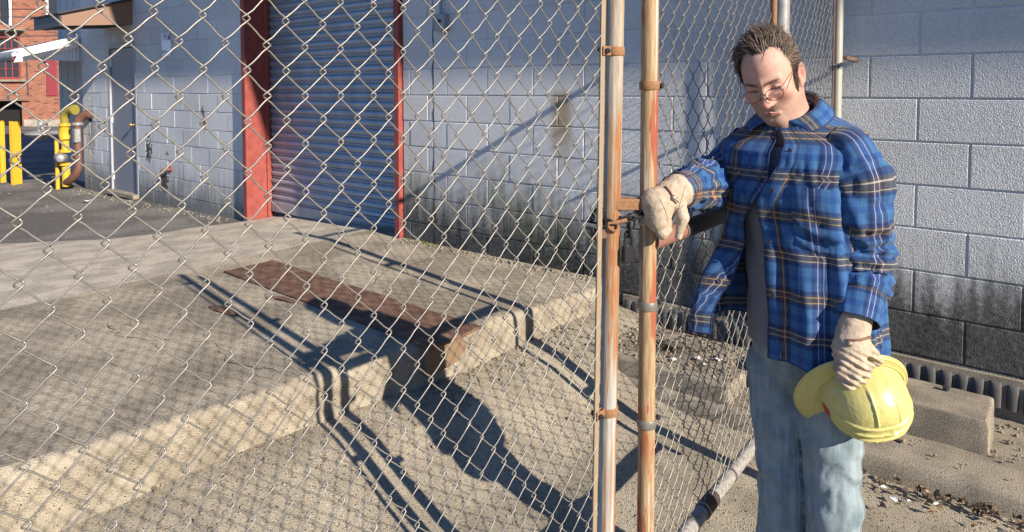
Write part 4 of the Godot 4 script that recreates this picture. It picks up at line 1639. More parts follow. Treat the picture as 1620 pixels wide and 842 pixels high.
	# dead leaves against the kerb
	for v in 3:
		spots = []
		for i in 48:
			var x := rng.randf_range(-0.75, 0.9) if i % 3 else rng.randfn(-0.12, 0.12)
			var z := 0.665 + absf(rng.randfn(0.0, 0.075))
			spots.append(toss(Vector3(x, 0.012 + rng.randf_range(0, 0.02), z), rng.randf_range(0.35, 1.1), 0.45))
		for i in 26:
			spots.append(toss(Vector3(rng.randf_range(-1.9, -1.0), 0.182, rng.randf_range(0.12, 0.58)), rng.randf_range(0.4, 0.9), 0.5))
		strew("dead_leaves", ["brown dead leaves blown against the kerb", "pale tan dead leaves blown against the kerb", "dark rotted leaves blown against the kerb"][v], leaf_mesh(20 + v, 0.032), [M["leaf"], M["leaf_pale"], M["leaf_dark"]][v], spots)
	# scraps of white paper
	var where := [[-1.34, 0.18, 0.50, 1.5], [-1.25, 0.18, 0.42, 1.3], [-1.16, 0.18, 0.36, 1.8], [-1.20, 0.18, 0.47, 1.0], [-1.42, 0.18, 0.56, 0.9], [-0.37, 0.01, 0.74, 0.9], [-0.33, 0.01, 0.80, 1.3], [-0.28, 0.01, 0.78, 0.7], [-0.20, 0.012, 0.74, 0.8], [-1.50, 0.03, 0.86, 0.8], [-9.35, 0.13, 0.45, 5.0]]
	for i in where.size():
		var q: Array = where[i]
		var o := whole("paper_scrap", leaf_mesh(60 + i, 0.036), M["litter"], ["white paper scrap nearest the rusty post on the footing", "torn white scrap on the middle of the footing", "largest white paper scrap on the footing", "small white scrap between two larger ones on the footing", "white scrap at the left end of the footing", "white scrap by the man's leg at the kerb", "largest white scrap on the ground before the kerb", "small white scrap among pebbles before the kerb", "white scrap beside the leaves at the kerb", "white scrap lying on the ground between the gate posts", "flat white board scrap by the steel door"][i], "paper scrap", "", "white paper scraps")
		o.position = Vector3(q[0], q[1], q[2])
		o.rotation = Vector3(0.1, i * 1.7, 0.05)
		o.scale = Vector3(q[3], q[3] * 0.5, q[3] * 0.8) * 0.85


# ---------------------------------------------------------------- bodies from distance fields
static func smin(a: float, b: float, k: float) -> float:
	var h := maxf(k - absf(a - b), 0.0) / k
	return minf(a, b) - h * h * k * 0.25


static func smax(a: float, b: float, k: float) -> float:
	return -smin(-a, -b, k)


static func cap(p: Vector3, a: Vector3, b: Vector3, ra: float, rb: float) -> float:
	var ab := b - a
	var t := clampf((p - a).dot(ab) / ab.length_squared(), 0.0, 1.0)
	return (p - a - ab * t).length() - lerpf(ra, rb, t)


static func ell(p: Vector3, c: Vector3, r: Vector3) -> float:
	var q := (p - c) / r
	var l := q.length()
	if l < 0.001:
		return -minf(r.x, minf(r.y, r.z))
	return l * (l - 1.0) / (q / r).length()


# surface nets over the cells near the surface
func mesh_field(f: Callable, lo: Vector3, hi: Vector3, cell: float, b: MB, uvf = null, colf = null) -> void:
	var nx := int((hi.x - lo.x) / cell) + 2
	var ny := int((hi.y - lo.y) / cell) + 2
	var nzc := int((hi.z - lo.z) / cell) + 2
	var K := 4
	nx = (nx / K + 1) * K + 1
	ny = (ny / K + 1) * K + 1
	nzc = (nzc / K + 1) * K + 1
	var val := PackedFloat32Array()
	val.resize(nx * ny * nzc)
	val.fill(1e9)
	var vid := PackedInt32Array()
	vid.resize(nx * ny * nzc)
	vid.fill(-1)
	var sy := nx
	var sz := nx * ny
	var reach := cell * K * 0.9 * 1.5
	var blocks := []
	for bz in range(0, nzc - 1, K):
		for by in range(0, ny - 1, K):
			for bx in range(0, nx - 1, K):
				var c := lo + Vector3(bx + K * 0.5, by + K * 0.5, bz + K * 0.5) * cell
				if absf(f.call(c)) < reach:
					blocks.append(Vector3i(bx, by, bz))
	for q in blocks:
		for k in K + 1:
			for j in K + 1:
				var at: int = q.x + (q.y + j) * sy + (q.z + k) * sz
				for i in K + 1:
					if val[at + i] > 1e8:
						val[at + i] = f.call(lo + Vector3(q.x + i, q.y + j, q.z + k) * cell)
	var off := [0, 1, sy, sy + 1, sz, sz + 1, sz + sy, sz + sy + 1]
	var cells := []
	for q in blocks:
		for k in K:
			for j in K:
				for i in K:
					var at: int = q.x + i + (q.y + j) * sy + (q.z + k) * sz
					var neg := 0
					for o in 8:
						if val[at + off[o]] < 0.0:
							neg += 1
					if neg == 0 or neg == 8:
						continue
					var sum := Vector3.ZERO
					var n := 0
					for e in [[0, 1], [2, 3], [4, 5], [6, 7], [0, 2], [1, 3], [4, 6], [5, 7], [0, 4], [1, 5], [2, 6], [3, 7]]:
						var va := val[at + off[e[0]]]
						var vb := val[at + off[e[1]]]
						if (va < 0.0) != (vb < 0.0):
							var t := va / (va - vb)
							var pa := Vector3(e[0] & 1, (e[0] >> 1) & 1, e[0] >> 2)
							var pb := Vector3(e[1] & 1, (e[1] >> 1) & 1, e[1] >> 2)
							sum += pa.lerp(pb, t)
							n += 1
					var p := lo + (Vector3(q.x + i, q.y + j, q.z + k) + sum / n) * cell
					var v0 := val[at]
					var v1 := val[at + 1]
					var v2 := val[at + sy]
					var v3 := val[at + sy + 1]
					var v4 := val[at + sz]
					var v5 := val[at + sz + 1]
					var v6 := val[at + sz + sy]
					var v7 := val[at + sz + sy + 1]
					var g := Vector3(v1 + v3 + v5 + v7 - v0 - v2 - v4 - v6, v2 + v3 + v6 + v7 - v0 - v1 - v4 - v5, v4 + v5 + v6 + v7 - v0 - v1 - v2 - v3)
					if colf != null:
						b.tint = colf.call(p)
					vid[at] = b.vert(p, g.normalized(), uvf.call(p) if uvf != null else Vector2.ZERO)
					cells.append(at)
	for at in cells:
		var in0 := val[at] < 0.0
		if (val[at + 1] < 0.0) != in0 and vid[at - sy] >= 0 and vid[at - sz] >= 0 and vid[at - sy - sz] >= 0:
			b.quad(vid[at], vid[at - sy], vid[at - sy - sz], vid[at - sz])
		if (val[at + sy] < 0.0) != in0 and vid[at - 1] >= 0 and vid[at - sz] >= 0 and vid[at - 1 - sz] >= 0:
			b.quad(vid[at], vid[at - 1], vid[at - 1 - sz], vid[at - sz])
		if (val[at + sz] < 0.0) != in0 and vid[at - 1] >= 0 and vid[at - sy] >= 0 and vid[at - 1 - sy] >= 0:
			b.quad(vid[at], vid[at - 1], vid[at - 1 - sy], vid[at - sy])
	b.tint = Color.WHITE


# ---------------------------------------------------------------- the man
var HB := Basis(Vector3(0.7673, 0.1753, 0.6169), Vector3(-0.3856, 0.8947, 0.2254), Vector3(-0.5124, -0.4108, 0.7541)).orthonormalized()
const HC := Vector3(-0.063, 1.585, -0.016)
const HS := 0.934
const BL := Vector3(0.682, 0, 0.731)
const BF := Vector3(-0.731, 0, 0.682)


func head_at(q: Vector3) -> Vector3:
	return HC + HB * (Vector3(q.x * 0.955, q.y, q.z) * HS)


func in_head(p: Vector3) -> Vector3:
	var q := (HB.transposed() * (p - HC)) / HS
	return Vector3(q.x / 0.955, q.y, q.z)


# canonical head: eyes at y 0, face towards +z, metres
func head_field(p0: Vector3) -> float:
	var w := in_head(p0)
	var p := Vector3(absf(w.x), w.y, w.z)
	var d := ell(p, Vector3(0, 0.032, -0.014), Vector3(0.073, 0.081, 0.096))
	d = smin(d, ell(p, Vector3(0, -0.030, 0.024), Vector3(0.0625, 0.085, 0.060)), 0.03)
	d = smin(d, cap(p, Vector3(0.054, -0.058, 0.008), Vector3(0.012, -0.098, 0.060), 0.019, 0.018), 0.03)
	d = smin(d, ell(p, Vector3(0, -0.102, 0.066), Vector3(0.020, 0.015, 0.016)), 0.018)
	d = smin(d, ell(p, Vector3(0.044, -0.026, 0.056), Vector3(0.022, 0.018, 0.020)), 0.022)
	d = smin(d, cap(p, Vector3(0, 0.017, 0.083), Vector3(0.042, 0.016, 0.066), 0.0105, 0.0095), 0.012)
	# eye sockets, eyeballs under lowered lids
	d = smax(d, -ell(p, Vector3(0.031, -0.001, 0.097), Vector3(0.020, 0.014, 0.019)), 0.010)
	d = smin(d, ell(p, Vector3(0.031, -0.001, 0.0675), Vector3(0.0135, 0.0115, 0.0125)), 0.003)
	d = smax(d, -cap(p, Vector3(0.020, -0.0060, 0.0805), Vector3(0.042, -0.0050, 0.0755), 0.0012, 0.0012), 0.003)
	d = smax(d, -cap(p, Vector3(0.020, 0.0085, 0.086), Vector3(0.044, 0.0080, 0.080), 0.0016, 0.0016), 0.005)
	# frown between the brows
	d = smax(d, -cap(p, Vector3(0.007, 0.012, 0.0965), Vector3(0.006, 0.032, 0.0965), 0.0032, 0.0022), 0.006)
	# nose
	var nose := cap(p, Vector3(0, 0.010, 0.084), Vector3(0, -0.036, 0.104), 0.0075, 0.0105)
	nose = smin(nose, ell(p, Vector3(0, -0.041, 0.104), Vector3(0.012, 0.010, 0.011)), 0.008)
	nose = smin(nose, ell(p, Vector3(0.0135, -0.043, 0.091), Vector3(0.0085, 0.0085, 0.011)), 0.007)
	# creases: forehead, under the eyes
	d = smax(d, -cap(p, Vector3(0, 0.045, 0.0905), Vector3(0.034, 0.047, 0.0775), 0.0016, 0.0012), 0.006)
	d = smax(d, -cap(p, Vector3(0, 0.060, 0.0845), Vector3(0.030, 0.061, 0.0745), 0.0014, 0.0010), 0.006)
	d = smax(d, -cap(p, Vector3(0.016, -0.014, 0.0860), Vector3(0.044, -0.016, 0.0760), 0.0014, 0.0012), 0.005)
	d = smin(d, nose, 0.010)
	d = smax(d, -ell(p, Vector3(0.0072, -0.0525, 0.097), Vector3(0.0042, 0.0045, 0.0055)), 0.003)
	# fold from nose to mouth, lips, groove under the lip
	d = smax(d, -cap(p, Vector3(0.020, -0.044, 0.092), Vector3(0.036, -0.078, 0.082), 0.0032, 0.0026), 0.008)
	d = smin(d, cap(p, Vector3(0, -0.0690, 0.0900), Vector3(0.026, -0.0775, 0.0800), 0.0030, 0.0016), 0.007)
	d = smin(d, cap(p, Vector3(0, -0.0790, 0.0880), Vector3(0.023, -0.0805, 0.0800), 0.0031, 0.0016), 0.007)
	d = smax(d, -cap(p, Vector3(0, -0.0742, 0.0945), Vector3(0.031, -0.0815, 0.0820), 0.0013, 0.0013), 0.003)
	d = smax(d, -ell(p, Vector3(0, -0.0895, 0.094), Vector3(0.016, 0.0045, 0.008)), 0.008)
	d = smax(d, -ell(p, Vector3(0, -0.0605, 0.100), Vector3(0.0028, 0.0060, 0.006)), 0.005)
	# ears
	var e := p - Vector3(0.0745, -0.014, -0.014)
	var ef := Vector3(e.x * 0.90 + e.z * 0.42, e.y, e.z * 0.90 - e.x * 0.42)
	ef = Vector3(ef.x, ef.y, ef.z + ef.y * 0.22)
	var ear := ell(ef, Vector3(0.006, 0.003, -0.004), Vector3(0.0075, 0.031, 0.0185))
	ear = smax(ear, -ell(ef, Vector3(0.0135, 0.006, -0.003), Vector3(0.0075, 0.021, 0.0115)), 0.004)
	ear = smin(ear, ell(ef, Vector3(0.006, -0.025, 0.004), Vector3(0.006, 0.009, 0.008)), 0.006)
	ear = smin(ear, ell(ef, Vector3(0.006, -0.004, 0.010), Vector3(0.005, 0.007, 0.005)), 0.004)
	ear = smin(ear, cap(ef, Vector3(0.009, 0.014, -0.006), Vector3(0.008, -0.012, -0.010), 0.0032, 0.0032), 0.005)
	d = smin(d, ear, 0.006)
	d *= HS
	# neck, running down into the chest under the shirt
	var nk := cap(p0, head_at(Vector3(0, -0.045, -0.036)), Vector3(0.004, 1.44, -0.035), 0.055, 0.062)
	nk = smin(nk, cap(p0, Vector3(-0.052, 1.395, -0.10), Vector3(0.085, 1.395, 0.045), 0.055, 0.055), 0.05)
	nk = smin(nk, cap(p0, head_at(Vector3(0.05, -0.05, -0.03)), Vector3(-0.028, 1.44, 0.012), 0.014, 0.012), 0.03)
	return smin(d, nk, 0.022)


func skin_tone(p0: Vector3) -> Color:
	var w := in_head(p0)
	var p := Vector3(absf(w.x), w.y, w.z)
	var c := Vector3(0.45, 0.268, 0.205)
	var red := Vector3(0.48, 0.19, 0.15)
	var n := skin_noise.get_noise_3dv(w * 1000.0)
	c *= 1.0 + 0.09 * n + 0.10 * skin_noise.get_noise_3dv(w * 3600.0)
	c = c.lerp(red, 0.55 * smoothstep(0.030, 0.008, (p - Vector3(0.0, -0.040, 0.105)).length()))
	c = c.lerp(red, 0.35 * smoothstep(0.035, 0.010, (p - Vector3(0.044, -0.028, 0.07)).length()))
	if w.x > 0.060 or w.x < -0.060:
		c = c.lerp(Vector3(0.52, 0.20, 0.16), 0.6 * smoothstep(0.068, 0.078, p.x))
	# stubble
	var jaw := smoothstep(-0.045, -0.062, p.y - 0.25 * maxf(0.0, p.x - 0.03)) * smoothstep(-0.03, 0.01, p.z)
	jaw = maxf(jaw, smoothstep(-0.050, -0.056, p.y) * smoothstep(0.030, 0.022, p.x))
	jaw *= 1.0 - smoothstep(-0.135, -0.165, p.y)
	c = c.lerp(Vector3(0.30, 0.20, 0.155), jaw * (0.54 + 0.38 * skin_noise.get_noise_3dv(w * 5200.0)))
	# lips
	var lip := minf(cap(p, Vector3(0, -0.0695, 0.0925), Vector3(0.024, -0.0755, 0.083), 0.0030, 0.0012), cap(p, Vector3(0, -0.0785, 0.0905), Vector3(0.021, -0.0788, 0.083), 0.0036, 0.0012))
	c = c.lerp(Vector3(0.36, 0.165, 0.135), smoothstep(0.003, -0.001, lip))
	# brows, lashes
	var brow := cap(p, Vector3(0.011, 0.0145, 0.092), Vector3(0.046, 0.0205, 0.074), 0.0045, 0.0028)
	c = c.lerp(Vector3(0.13, 0.075, 0.05), 0.30 * smoothstep(0.0035, 0.0, brow))
	var lash := cap(p, Vector3(0.020, -0.0064, 0.0810), Vector3(0.043, -0.0050, 0.0755), 0.0014, 0.0014)
	c = c.lerp(Vector3(0.05, 0.03, 0.025), 0.95 * smoothstep(0.0028, 0.0008, lash))
	# scalp under the hair
	var sc := hair_edge(w)
	c = c.lerp(Vector3(0.20, 0.135, 0.10), smoothstep(-0.004, 0.010, sc) * 0.85)
	return Color(c.x, c.y, c.z)


var skin_noise := FastNoiseLite.new()


# how far inside the hair a point of the scalp lies (metres, negative on the bare face)
func hair_edge(w: Vector3) -> float:
	var ax := absf(w.x)
	# forelock in the middle, receding temples, sideburns, nape
	var line := 0.090 + 0.016 * smoothstep(0.012, 0.034, ax) - 0.040 * smoothstep(0.046, 0.068, ax)
	var front := w.y - line + (0.075 - w.z) * 0.55 - 0.010
	var side := minf(-(w.z - 0.022), w.y - 0.0)
	var edge := maxf(front, minf(side, 0.02))
	var burn := minf(0.010 - absf(w.z - 0.010), minf(w.y + 0.048, 0.030 - w.y)) if ax > 0.055 else -1.0
	edge = maxf(edge, burn)
	if w.z < -0.02:
		edge = maxf(edge, w.y + 0.050)
	return edge


func hair_field(p0: Vector3) -> float:
	var w := in_head(p0)
	var d := ell(w, Vector3(0, 0.032, -0.014), Vector3(0.073, 0.081, 0.096))
	d = smin(d, ell(w, Vector3(0, -0.025, -0.030), Vector3(0.066, 0.06, 0.066)), 0.03)
	var n := skin_noise.get_noise_3dv(Vector3(w.x * 2200.0, w.y * 700.0, w.z * 700.0))
	var e := hair_edge(w)
	var thick := (0.006 + 0.001 * smoothstep(0.05, 0.11, w.y)) * smoothstep(0.0, 0.035, e)
	thick += 0.014 * smoothstep(-0.045, -0.075, w.x) * smoothstep(-0.01, 0.03, w.y) * smoothstep(-0.06, 0.02, w.z)
	d = d - thick - n * 0.0035 * smoothstep(0.0, 0.02, e)
	return maxf(d + 0.0015, -e + 0.011 + n * 0.008) * HS


func make_hair(man: Node3D) -> void:
	var b := MB.new()
	mesh_field(hair_field, HC - Vector3(0.14, 0.12, 0.16), HC + Vector3(0.14, 0.16, 0.14), 0.0042, b)
	var hm := plain("hair", lin(0.050, 0.034, 0.024), 0.6)
	hm.rim_enabled = true
	hm.rim = 0.05
	var hair := part("hair", b.commit(), hm, man)
	var r := RandomNumberGenerator.new()
	r.seed = 77
	var groups := [MB.new(), MB.new(), MB.new()]
	var made := 0
	for tries in 14000:
		if made >= 4200:
			break
		var dir := Vector3(r.randfn(0, 1), r.randfn(0.35, 1), r.randfn(-0.1, 1)).normalized()
		var q := Vector3(0, 0.032, -0.014) + dir * Vector3(0.072, 0.080, 0.095)
		if q.y < 0.0 and absf(q.x) < 0.05 and q.z > 0:
			continue
		var e := hair_edge(q)
		if e < -0.001 + r.randf() * 0.006:
			continue
		made += 1
		# combed back and to the sides; the top stands up a little
		var nrm := (dir / Vector3(0.073, 0.085, 0.095)).normalized()
		var comb := Vector3(q.x * 4.0 - 0.45 + r.randfn(0, 0.28), 0.25 + r.randfn(0, 0.2), -0.65 + r.randfn(0, 0.25))
		if absf(q.x) > 0.05 and q.y < 0.05:
			comb = Vector3(0.0, -0.45 + r.randfn(0, 0.2), -0.8)
		if q.x < -0.03 and q.y > 0.0 and q.z > -0.03:
			comb = Vector3(-0.9, -0.25 + r.randfn(0, 0.30), 0.0 + r.randfn(0, 0.35))
		comb = (comb - nrm * comb.dot(nrm)).normalized()
		var top := smoothstep(0.06, 0.11, q.y)
		var len_ := (0.034 + 0.012 * top + r.randf() * 0.018) * smoothstep(-0.01, 0.03, e + 0.012)
		var lift := 0.28 + 0.35 * top * r.randf() + r.randf() * 0.15
		if absf(q.x) > 0.05 and q.y < 0.03:
			len_ *= 0.6
			lift = 0.22
		if top > 0.6 and r.randf() < 0.16 and q.z > -0.04:
			lift = 0.8
			len_ *= 1.2
		var pts := []
		var th := 0.003 * smoothstep(-0.002, 0.03, e) + 0.001 * top
		var p := q + nrm * th
		var wob := Vector3(r.randfn(0, 1), r.randfn(0, 1), r.randfn(0, 1)) * 0.10
		for k in 5:
			var t := k / 4.0
			pts.append(head_at(p))
			p += ((comb * (1.0 + t * 0.5) + nrm * lift * (1.0 - t * 1.15) + wob * t).normalized()) * len_ / 4.0
		var g: MB = groups[r.randi() % 3]
		g.tube(pts, [0.0009, 0.0011, 0.0010, 0.0007, 0.0002], 3, false)
	for k in 3:
		part("hair_strands", groups[k].commit(), plain("strand_%d" % k, [lin(0.055, 0.037, 0.026), lin(0.10, 0.068, 0.048), lin(0.16, 0.115, 0.084)][k], 0.5), hair)
	# sideburn and brow hairs
	b = MB.new()
	for s in [-1.0, 1.0]:
		for i in 150:
			var y := r.randf_range(-0.046, 0.02)
			var q := Vector3(s * 0.0735, y, 0.012 + r.randf_range(-0.008, 0.007) - y * 0.15)
			q.x = s * (0.0715 - 0.05 * maxf(0.0, q.z - 0.0) + 0.02 * minf(0.0, y))
			var d := Vector3(s * 0.25, -1.0, -0.3 + r.randfn(0, 0.25)).normalized()
			b.tube([head_at(q - d * 0.003), head_at(q + d * 0.004 + Vector3(s * 0.002, 0, 0)), head_at(q + d * 0.010)], [0.0006, 0.0006, 0.0002], 3, false)
		for i in 44:
			var t := r.randf()
			var q := Vector3(s * lerpf(0.009, 0.046, t), lerpf(0.0145, 0.0200, t) + r.randfn(0, 0.0018), lerpf(0.0955, 0.0775, t))
			var d := Vector3(s * 0.9, 0.30, -0.35).normalized()
			b.tube([head_at(q - d * 0.004), head_at(q + d * 0.001 + Vector3(0, 0, 0.0014)), head_at(q + d * 0.005)], [0.00032, 0.00032, 0.0001], 3, false)
	part("brows_and_sideburns", b.commit(), M["strand_0"], hair)


func make_glasses(man: Node3D) -> void:
	var b := MB.new()
	var lens := MB.new()
	var drop := Vector3(0, -0.010, 0.009)
	for s in [-1.0, 1.0]:
		var c := Vector3(s * 0.0325, 0.0, 0.0985) + drop
		var pts := []
		var ring := []
		for i in 29:
			var t := TAU * i / 28.0
			var rx := 0.0245
			var ry := 0.0170 if sin(t) < 0 else 0.0150
			var q := c + Vector3(cos(t) * rx, sin(t) * ry, -absf(cos(t) * rx + s * 0.010) * 0.16 - 0.003 * sin(t))
			pts.append(head_at(q))
			ring.append(head_at(q))
		b.tube(pts, 0.00095, 6, false)
		var first := lens.vert(head_at(c), HB.z)
		for i in 29:
			lens.vert(ring[i], HB.z)
		for i in 28:
			lens.tri(first, first + 1 + i, first + 2 + i)
		# temple piece over the ear
		b.tube([head_at(Vector3(s * 0.056, 0.004, 0.094) + drop), head_at(Vector3(s * 0.0665, 0.006, 0.086) + drop), head_at(Vector3(s * 0.0735, 0.012, 0.04)), head_at(Vector3(s * 0.0775, 0.014, 0.004)), head_at(Vector3(s * 0.080, 0.012, -0.012)), head_at(Vector3(s * 0.079, -0.005, -0.028))], 0.00095, 6)
		b.tube([head_at(Vector3(s * 0.0085, -0.004, 0.1000) + drop), head_at(Vector3(s * 0.0105, -0.010, 0.0960) + drop)], 0.0007, 5)
		b.tube([head_at(Vector3(s * 0.0100, -0.008, 0.0955) + drop), head_at(Vector3(s * 0.0115, -0.0135, 0.0940) + drop)], 0.0021, 6)
	b.tube([head_at(Vector3(-0.0085, 0.003, 0.0995) + drop), head_at(Vector3(-0.004, 0.0065, 0.102) + drop), head_at(Vector3(0.004, 0.0065, 0.102) + drop), head_at(Vector3(0.0085, 0.003, 0.0995) + drop)], 0.0010, 6)
	var gl := part("glasses", b.commit(), plain("bronze_wire", lin(0.16, 0.10, 0.075), 0.3, 0.7), man)
	var g := plain("lens_glass", Color(0.95, 0.97, 1.0, 0.03), 0.02)
	g.metallic_specular = 0.22
	g.transparency = BaseMaterial3D.TRANSPARENCY_ALPHA
	g.cull_mode = BaseMaterial3D.CULL_DISABLED
	part("lenses", lens.commit(), g, gl)


# ---------------------------------------------------------------- cloth
const PLAID := 0.198


func plaid_tex() -> ImageTexture:
	var s := 640
	var n := seam(501, 0.10, 3, s)
	var n2 := seam(502, 0.02, 3, s)
	var prof := []
	var masks := []
	var tones := []
	for axis in 2:
		var line := PackedColorArray()
		line.resize(s)
		var mask := PackedFloat32Array()
		mask.resize(s)
		var tone := PackedColorArray()
		tone.resize(s)
		for i in s:
			var x := PLAID * i / s
			var c := Color(0.036, 0.102, 0.225)
			for k in 2:
				var d := x - (0.0495 + 0.099 * k)
				var ad := absf(d)
				# dark band with a brown heart
				var soft := smoothstep(0.0235, 0.0195, ad)
				c = c.lerp(Color(0.013, 0.024, 0.068), soft)
				var brown := smoothstep(0.0135, 0.0105, ad)
				if axis == 1 or k == 0:
					c = c.lerp(Color(0.085, 0.044, 0.030), brown)
				else:
					c = c.lerp(Color(0.020, 0.045, 0.150), brown)
				# fainter stripe in the middle of the blue
				var mid := absf(absf(d) - 0.0495)
				c = c.lerp(Color(0.015, 0.052, 0.180), 0.8 * smoothstep(0.0085, 0.0065, mid))
				# the fine pair of pale threads
				var pair := absf(ad - 0.0068)
				var th := smoothstep(0.0013, 0.0007, pair)
				var pale := Color(0.60, 0.40, 0.17) if (axis == 1 and k == 0) or (axis == 0 and k == 0) else Color(0.62, 0.55, 0.46)
				if th > 0.02:
					mask[i] = th
					tone[i] = pale
			line[i] = c
		prof.append(line)
		masks.append(mask)
		tones.append(tone)
	var d := PackedByteArray()
	d.resize(s * s * 3)
	for y in s:
		var b: Color = prof[1][y]
		for x in s:
			var a: Color = prof[0][x]
			var tw := 0.5 + (0.12 if ((x + y) / 2) % 2 == 0 else -0.12)
			var c := Color(pow(a.r, 1.0 - tw) * pow(b.r, tw), pow(a.g, 1.0 - tw) * pow(b.g, tw), pow(a.b, 1.0 - tw) * pow(b.b, tw))
			if masks[0][x] > 0.0:
				c = c.lerp(tones[0][x], masks[0][x] * (0.46 if (y / 2) % 2 == 0 else 0.30))
			if masks[1][y] > 0.0:
				c = c.lerp(tones[1][y], masks[1][y] * (0.46 if (x / 2) % 2 == 0 else 0.30))
			# pale threads stay bright across dark bands
			var i := y * s + x
			var f := 0.86 + 0.28 * (n[i] / 255.0) + 0.16 * (n2[i] / 255.0 - 0.5)
			var g := Color(minf(c.r * f + 0.002, 1), minf(c.g * f + 0.002, 1), minf(c.b * f + 0.003, 1)).linear_to_srgb()
			d[i * 3] = int(g.r * 255)
			d[i * 3 + 1] = int(g.g * 255)
			d[i * 3 + 2] = int(g.b * 255)
	return as_tex(d, s, s)


func cloth_mats() -> void:
	var n := seam(511, 0.16, 3, 256)
	var m := StandardMaterial3D.new()
	m.resource_name = "plaid_flannel"
	m.albedo_texture = plaid_tex()
	m.uv1_scale = Vector3(1.0 / PLAID, 1.0 / PLAID, 1)
	m.roughness = 0.95
	m.metallic_specular = 0.2
	m.rim_enabled = true
	m.rim = 0.2
	m.rim_tint = 0.3
	m.cull_mode = BaseMaterial3D.CULL_DISABLED
	m.heightmap_enabled = true
	m.heightmap_texture = as_tex(n, 256, 256, Image.FORMAT_L8)
	m.heightmap_scale = 0.06
	M["plaid"] = m
	# denim
	var s := 512
	var grain := seam(521, 0.2, 2, s)
	var fade := seam(522, 0.012, 4, s)
	var d := PackedByteArray()
	d.resize(s * s * 3)
	for y in s:
		for x in s:
			var i := y * s + x
			var t := fade[i] / 255.0
			var st: float = fade[(y / 6 % s) * s + (x * 3) % s] / 255.0
			var c := Color(0.13, 0.18, 0.205).lerp(Color(0.25, 0.305, 0.33), smoothstep(0.25, 0.80, t * 0.45 + st * 0.55))
			c = c * (0.80 + 0.40 * grain[i] / 255.0) * (0.94 if (x + y) % 4 < 2 else 1.04)
			c = c.linear_to_srgb()
			d[i * 3] = int(c.r * 255)
			d[i * 3 + 1] = int(c.g * 255)
			d[i * 3 + 2] = int(c.b * 255)
	var j := ground_mat("denim", [as_tex(d, s, s), as_tex(grain, s, s, Image.FORMAT_L8)], 0.45, 0.05, 0.92)
	j.uv1_world_triplanar = false
	var tt := mineral(256, [[seam(531, 0.15, 2, 256), 0.7], [seam(532, 0.02, 3, 256), 0.3]], [[0.0, lin(0.10, 0.11, 0.125)], [0.5, lin(0.17, 0.18, 0.20)], [1.0, lin(0.26, 0.27, 0.29)]])
	ground_mat("grey_jersey", tt, 0.12, 0.04, 0.95).uv1_world_triplanar = false
	M["grey_jersey"].cull_mode = BaseMaterial3D.CULL_DISABLED
	tt = mineral(256, [[seam(541, 0.03, 4, 256), 0.75], [seam(542, 0.12, 3, 256), 0.25]], [[0.0, lin(0.20, 0.145, 0.095)], [0.3, lin(0.31, 0.245, 0.175)], [0.6, lin(0.39, 0.325, 0.245)], [1.0, lin(0.45, 0.385, 0.30)]], [], [seam(543, 0.08, 3, 256)])
	ground_mat("glove_leather", tt, 0.16, 0.12, 0.75).uv1_world_triplanar = false


func ring_at(y: float) -> Array:
	# y, centre x, centre z, half width, half depth
	var t := [[0.84, 0.048, -0.010, 0.172, 0.146], [1.00, 0.043, -0.012, 0.166, 0.140], [1.15, 0.034, -0.018, 0.168, 0.137], [1.27, 0.016, -0.024, 0.176, 0.138], [1.35, 0.010, -0.028, 0.180, 0.130], [1.41, 0.008, -0.030, 0.178, 0.116], [1.445, 0.011, -0.031, 0.164, 0.100], [1.466, 0.010, -0.031, 0.128, 0.086], [1.482, 0.004, -0.032, 0.094, 0.076], [1.495, 0.000, -0.034, 0.074, 0.068], [1.53, -0.002, -0.036, 0.062, 0.060]]
	for i in range(1, t.size()):
		if y <= t[i][0] or i == t.size() - 1:
			var k := clampf((y - t[i - 1][0]) / (t[i][0] - t[i - 1][0]), 0.0, 1.0)
			return [lerpf(t[i - 1][1], t[i][1], k), lerpf(t[i - 1][2], t[i][2], k), lerpf(t[i - 1][3], t[i][3], k), lerpf(t[i - 1][4], t[i][4], k)]
	return []


func torso_at(a: float, y: float, grow := 0.0) -> Vector3:
	var r := ring_at(y)
	var s := sin(a)
	var c := cos(a)
	var e := 0.86                         # a little squarer than an ellipse
	return Vector3(r[0], y, r[1]) + BL * (signf(s) * pow(absf(s), e) * (r[2] + grow)) + BF * (signf(c) * pow(absf(c), e) * (r[3] + grow))


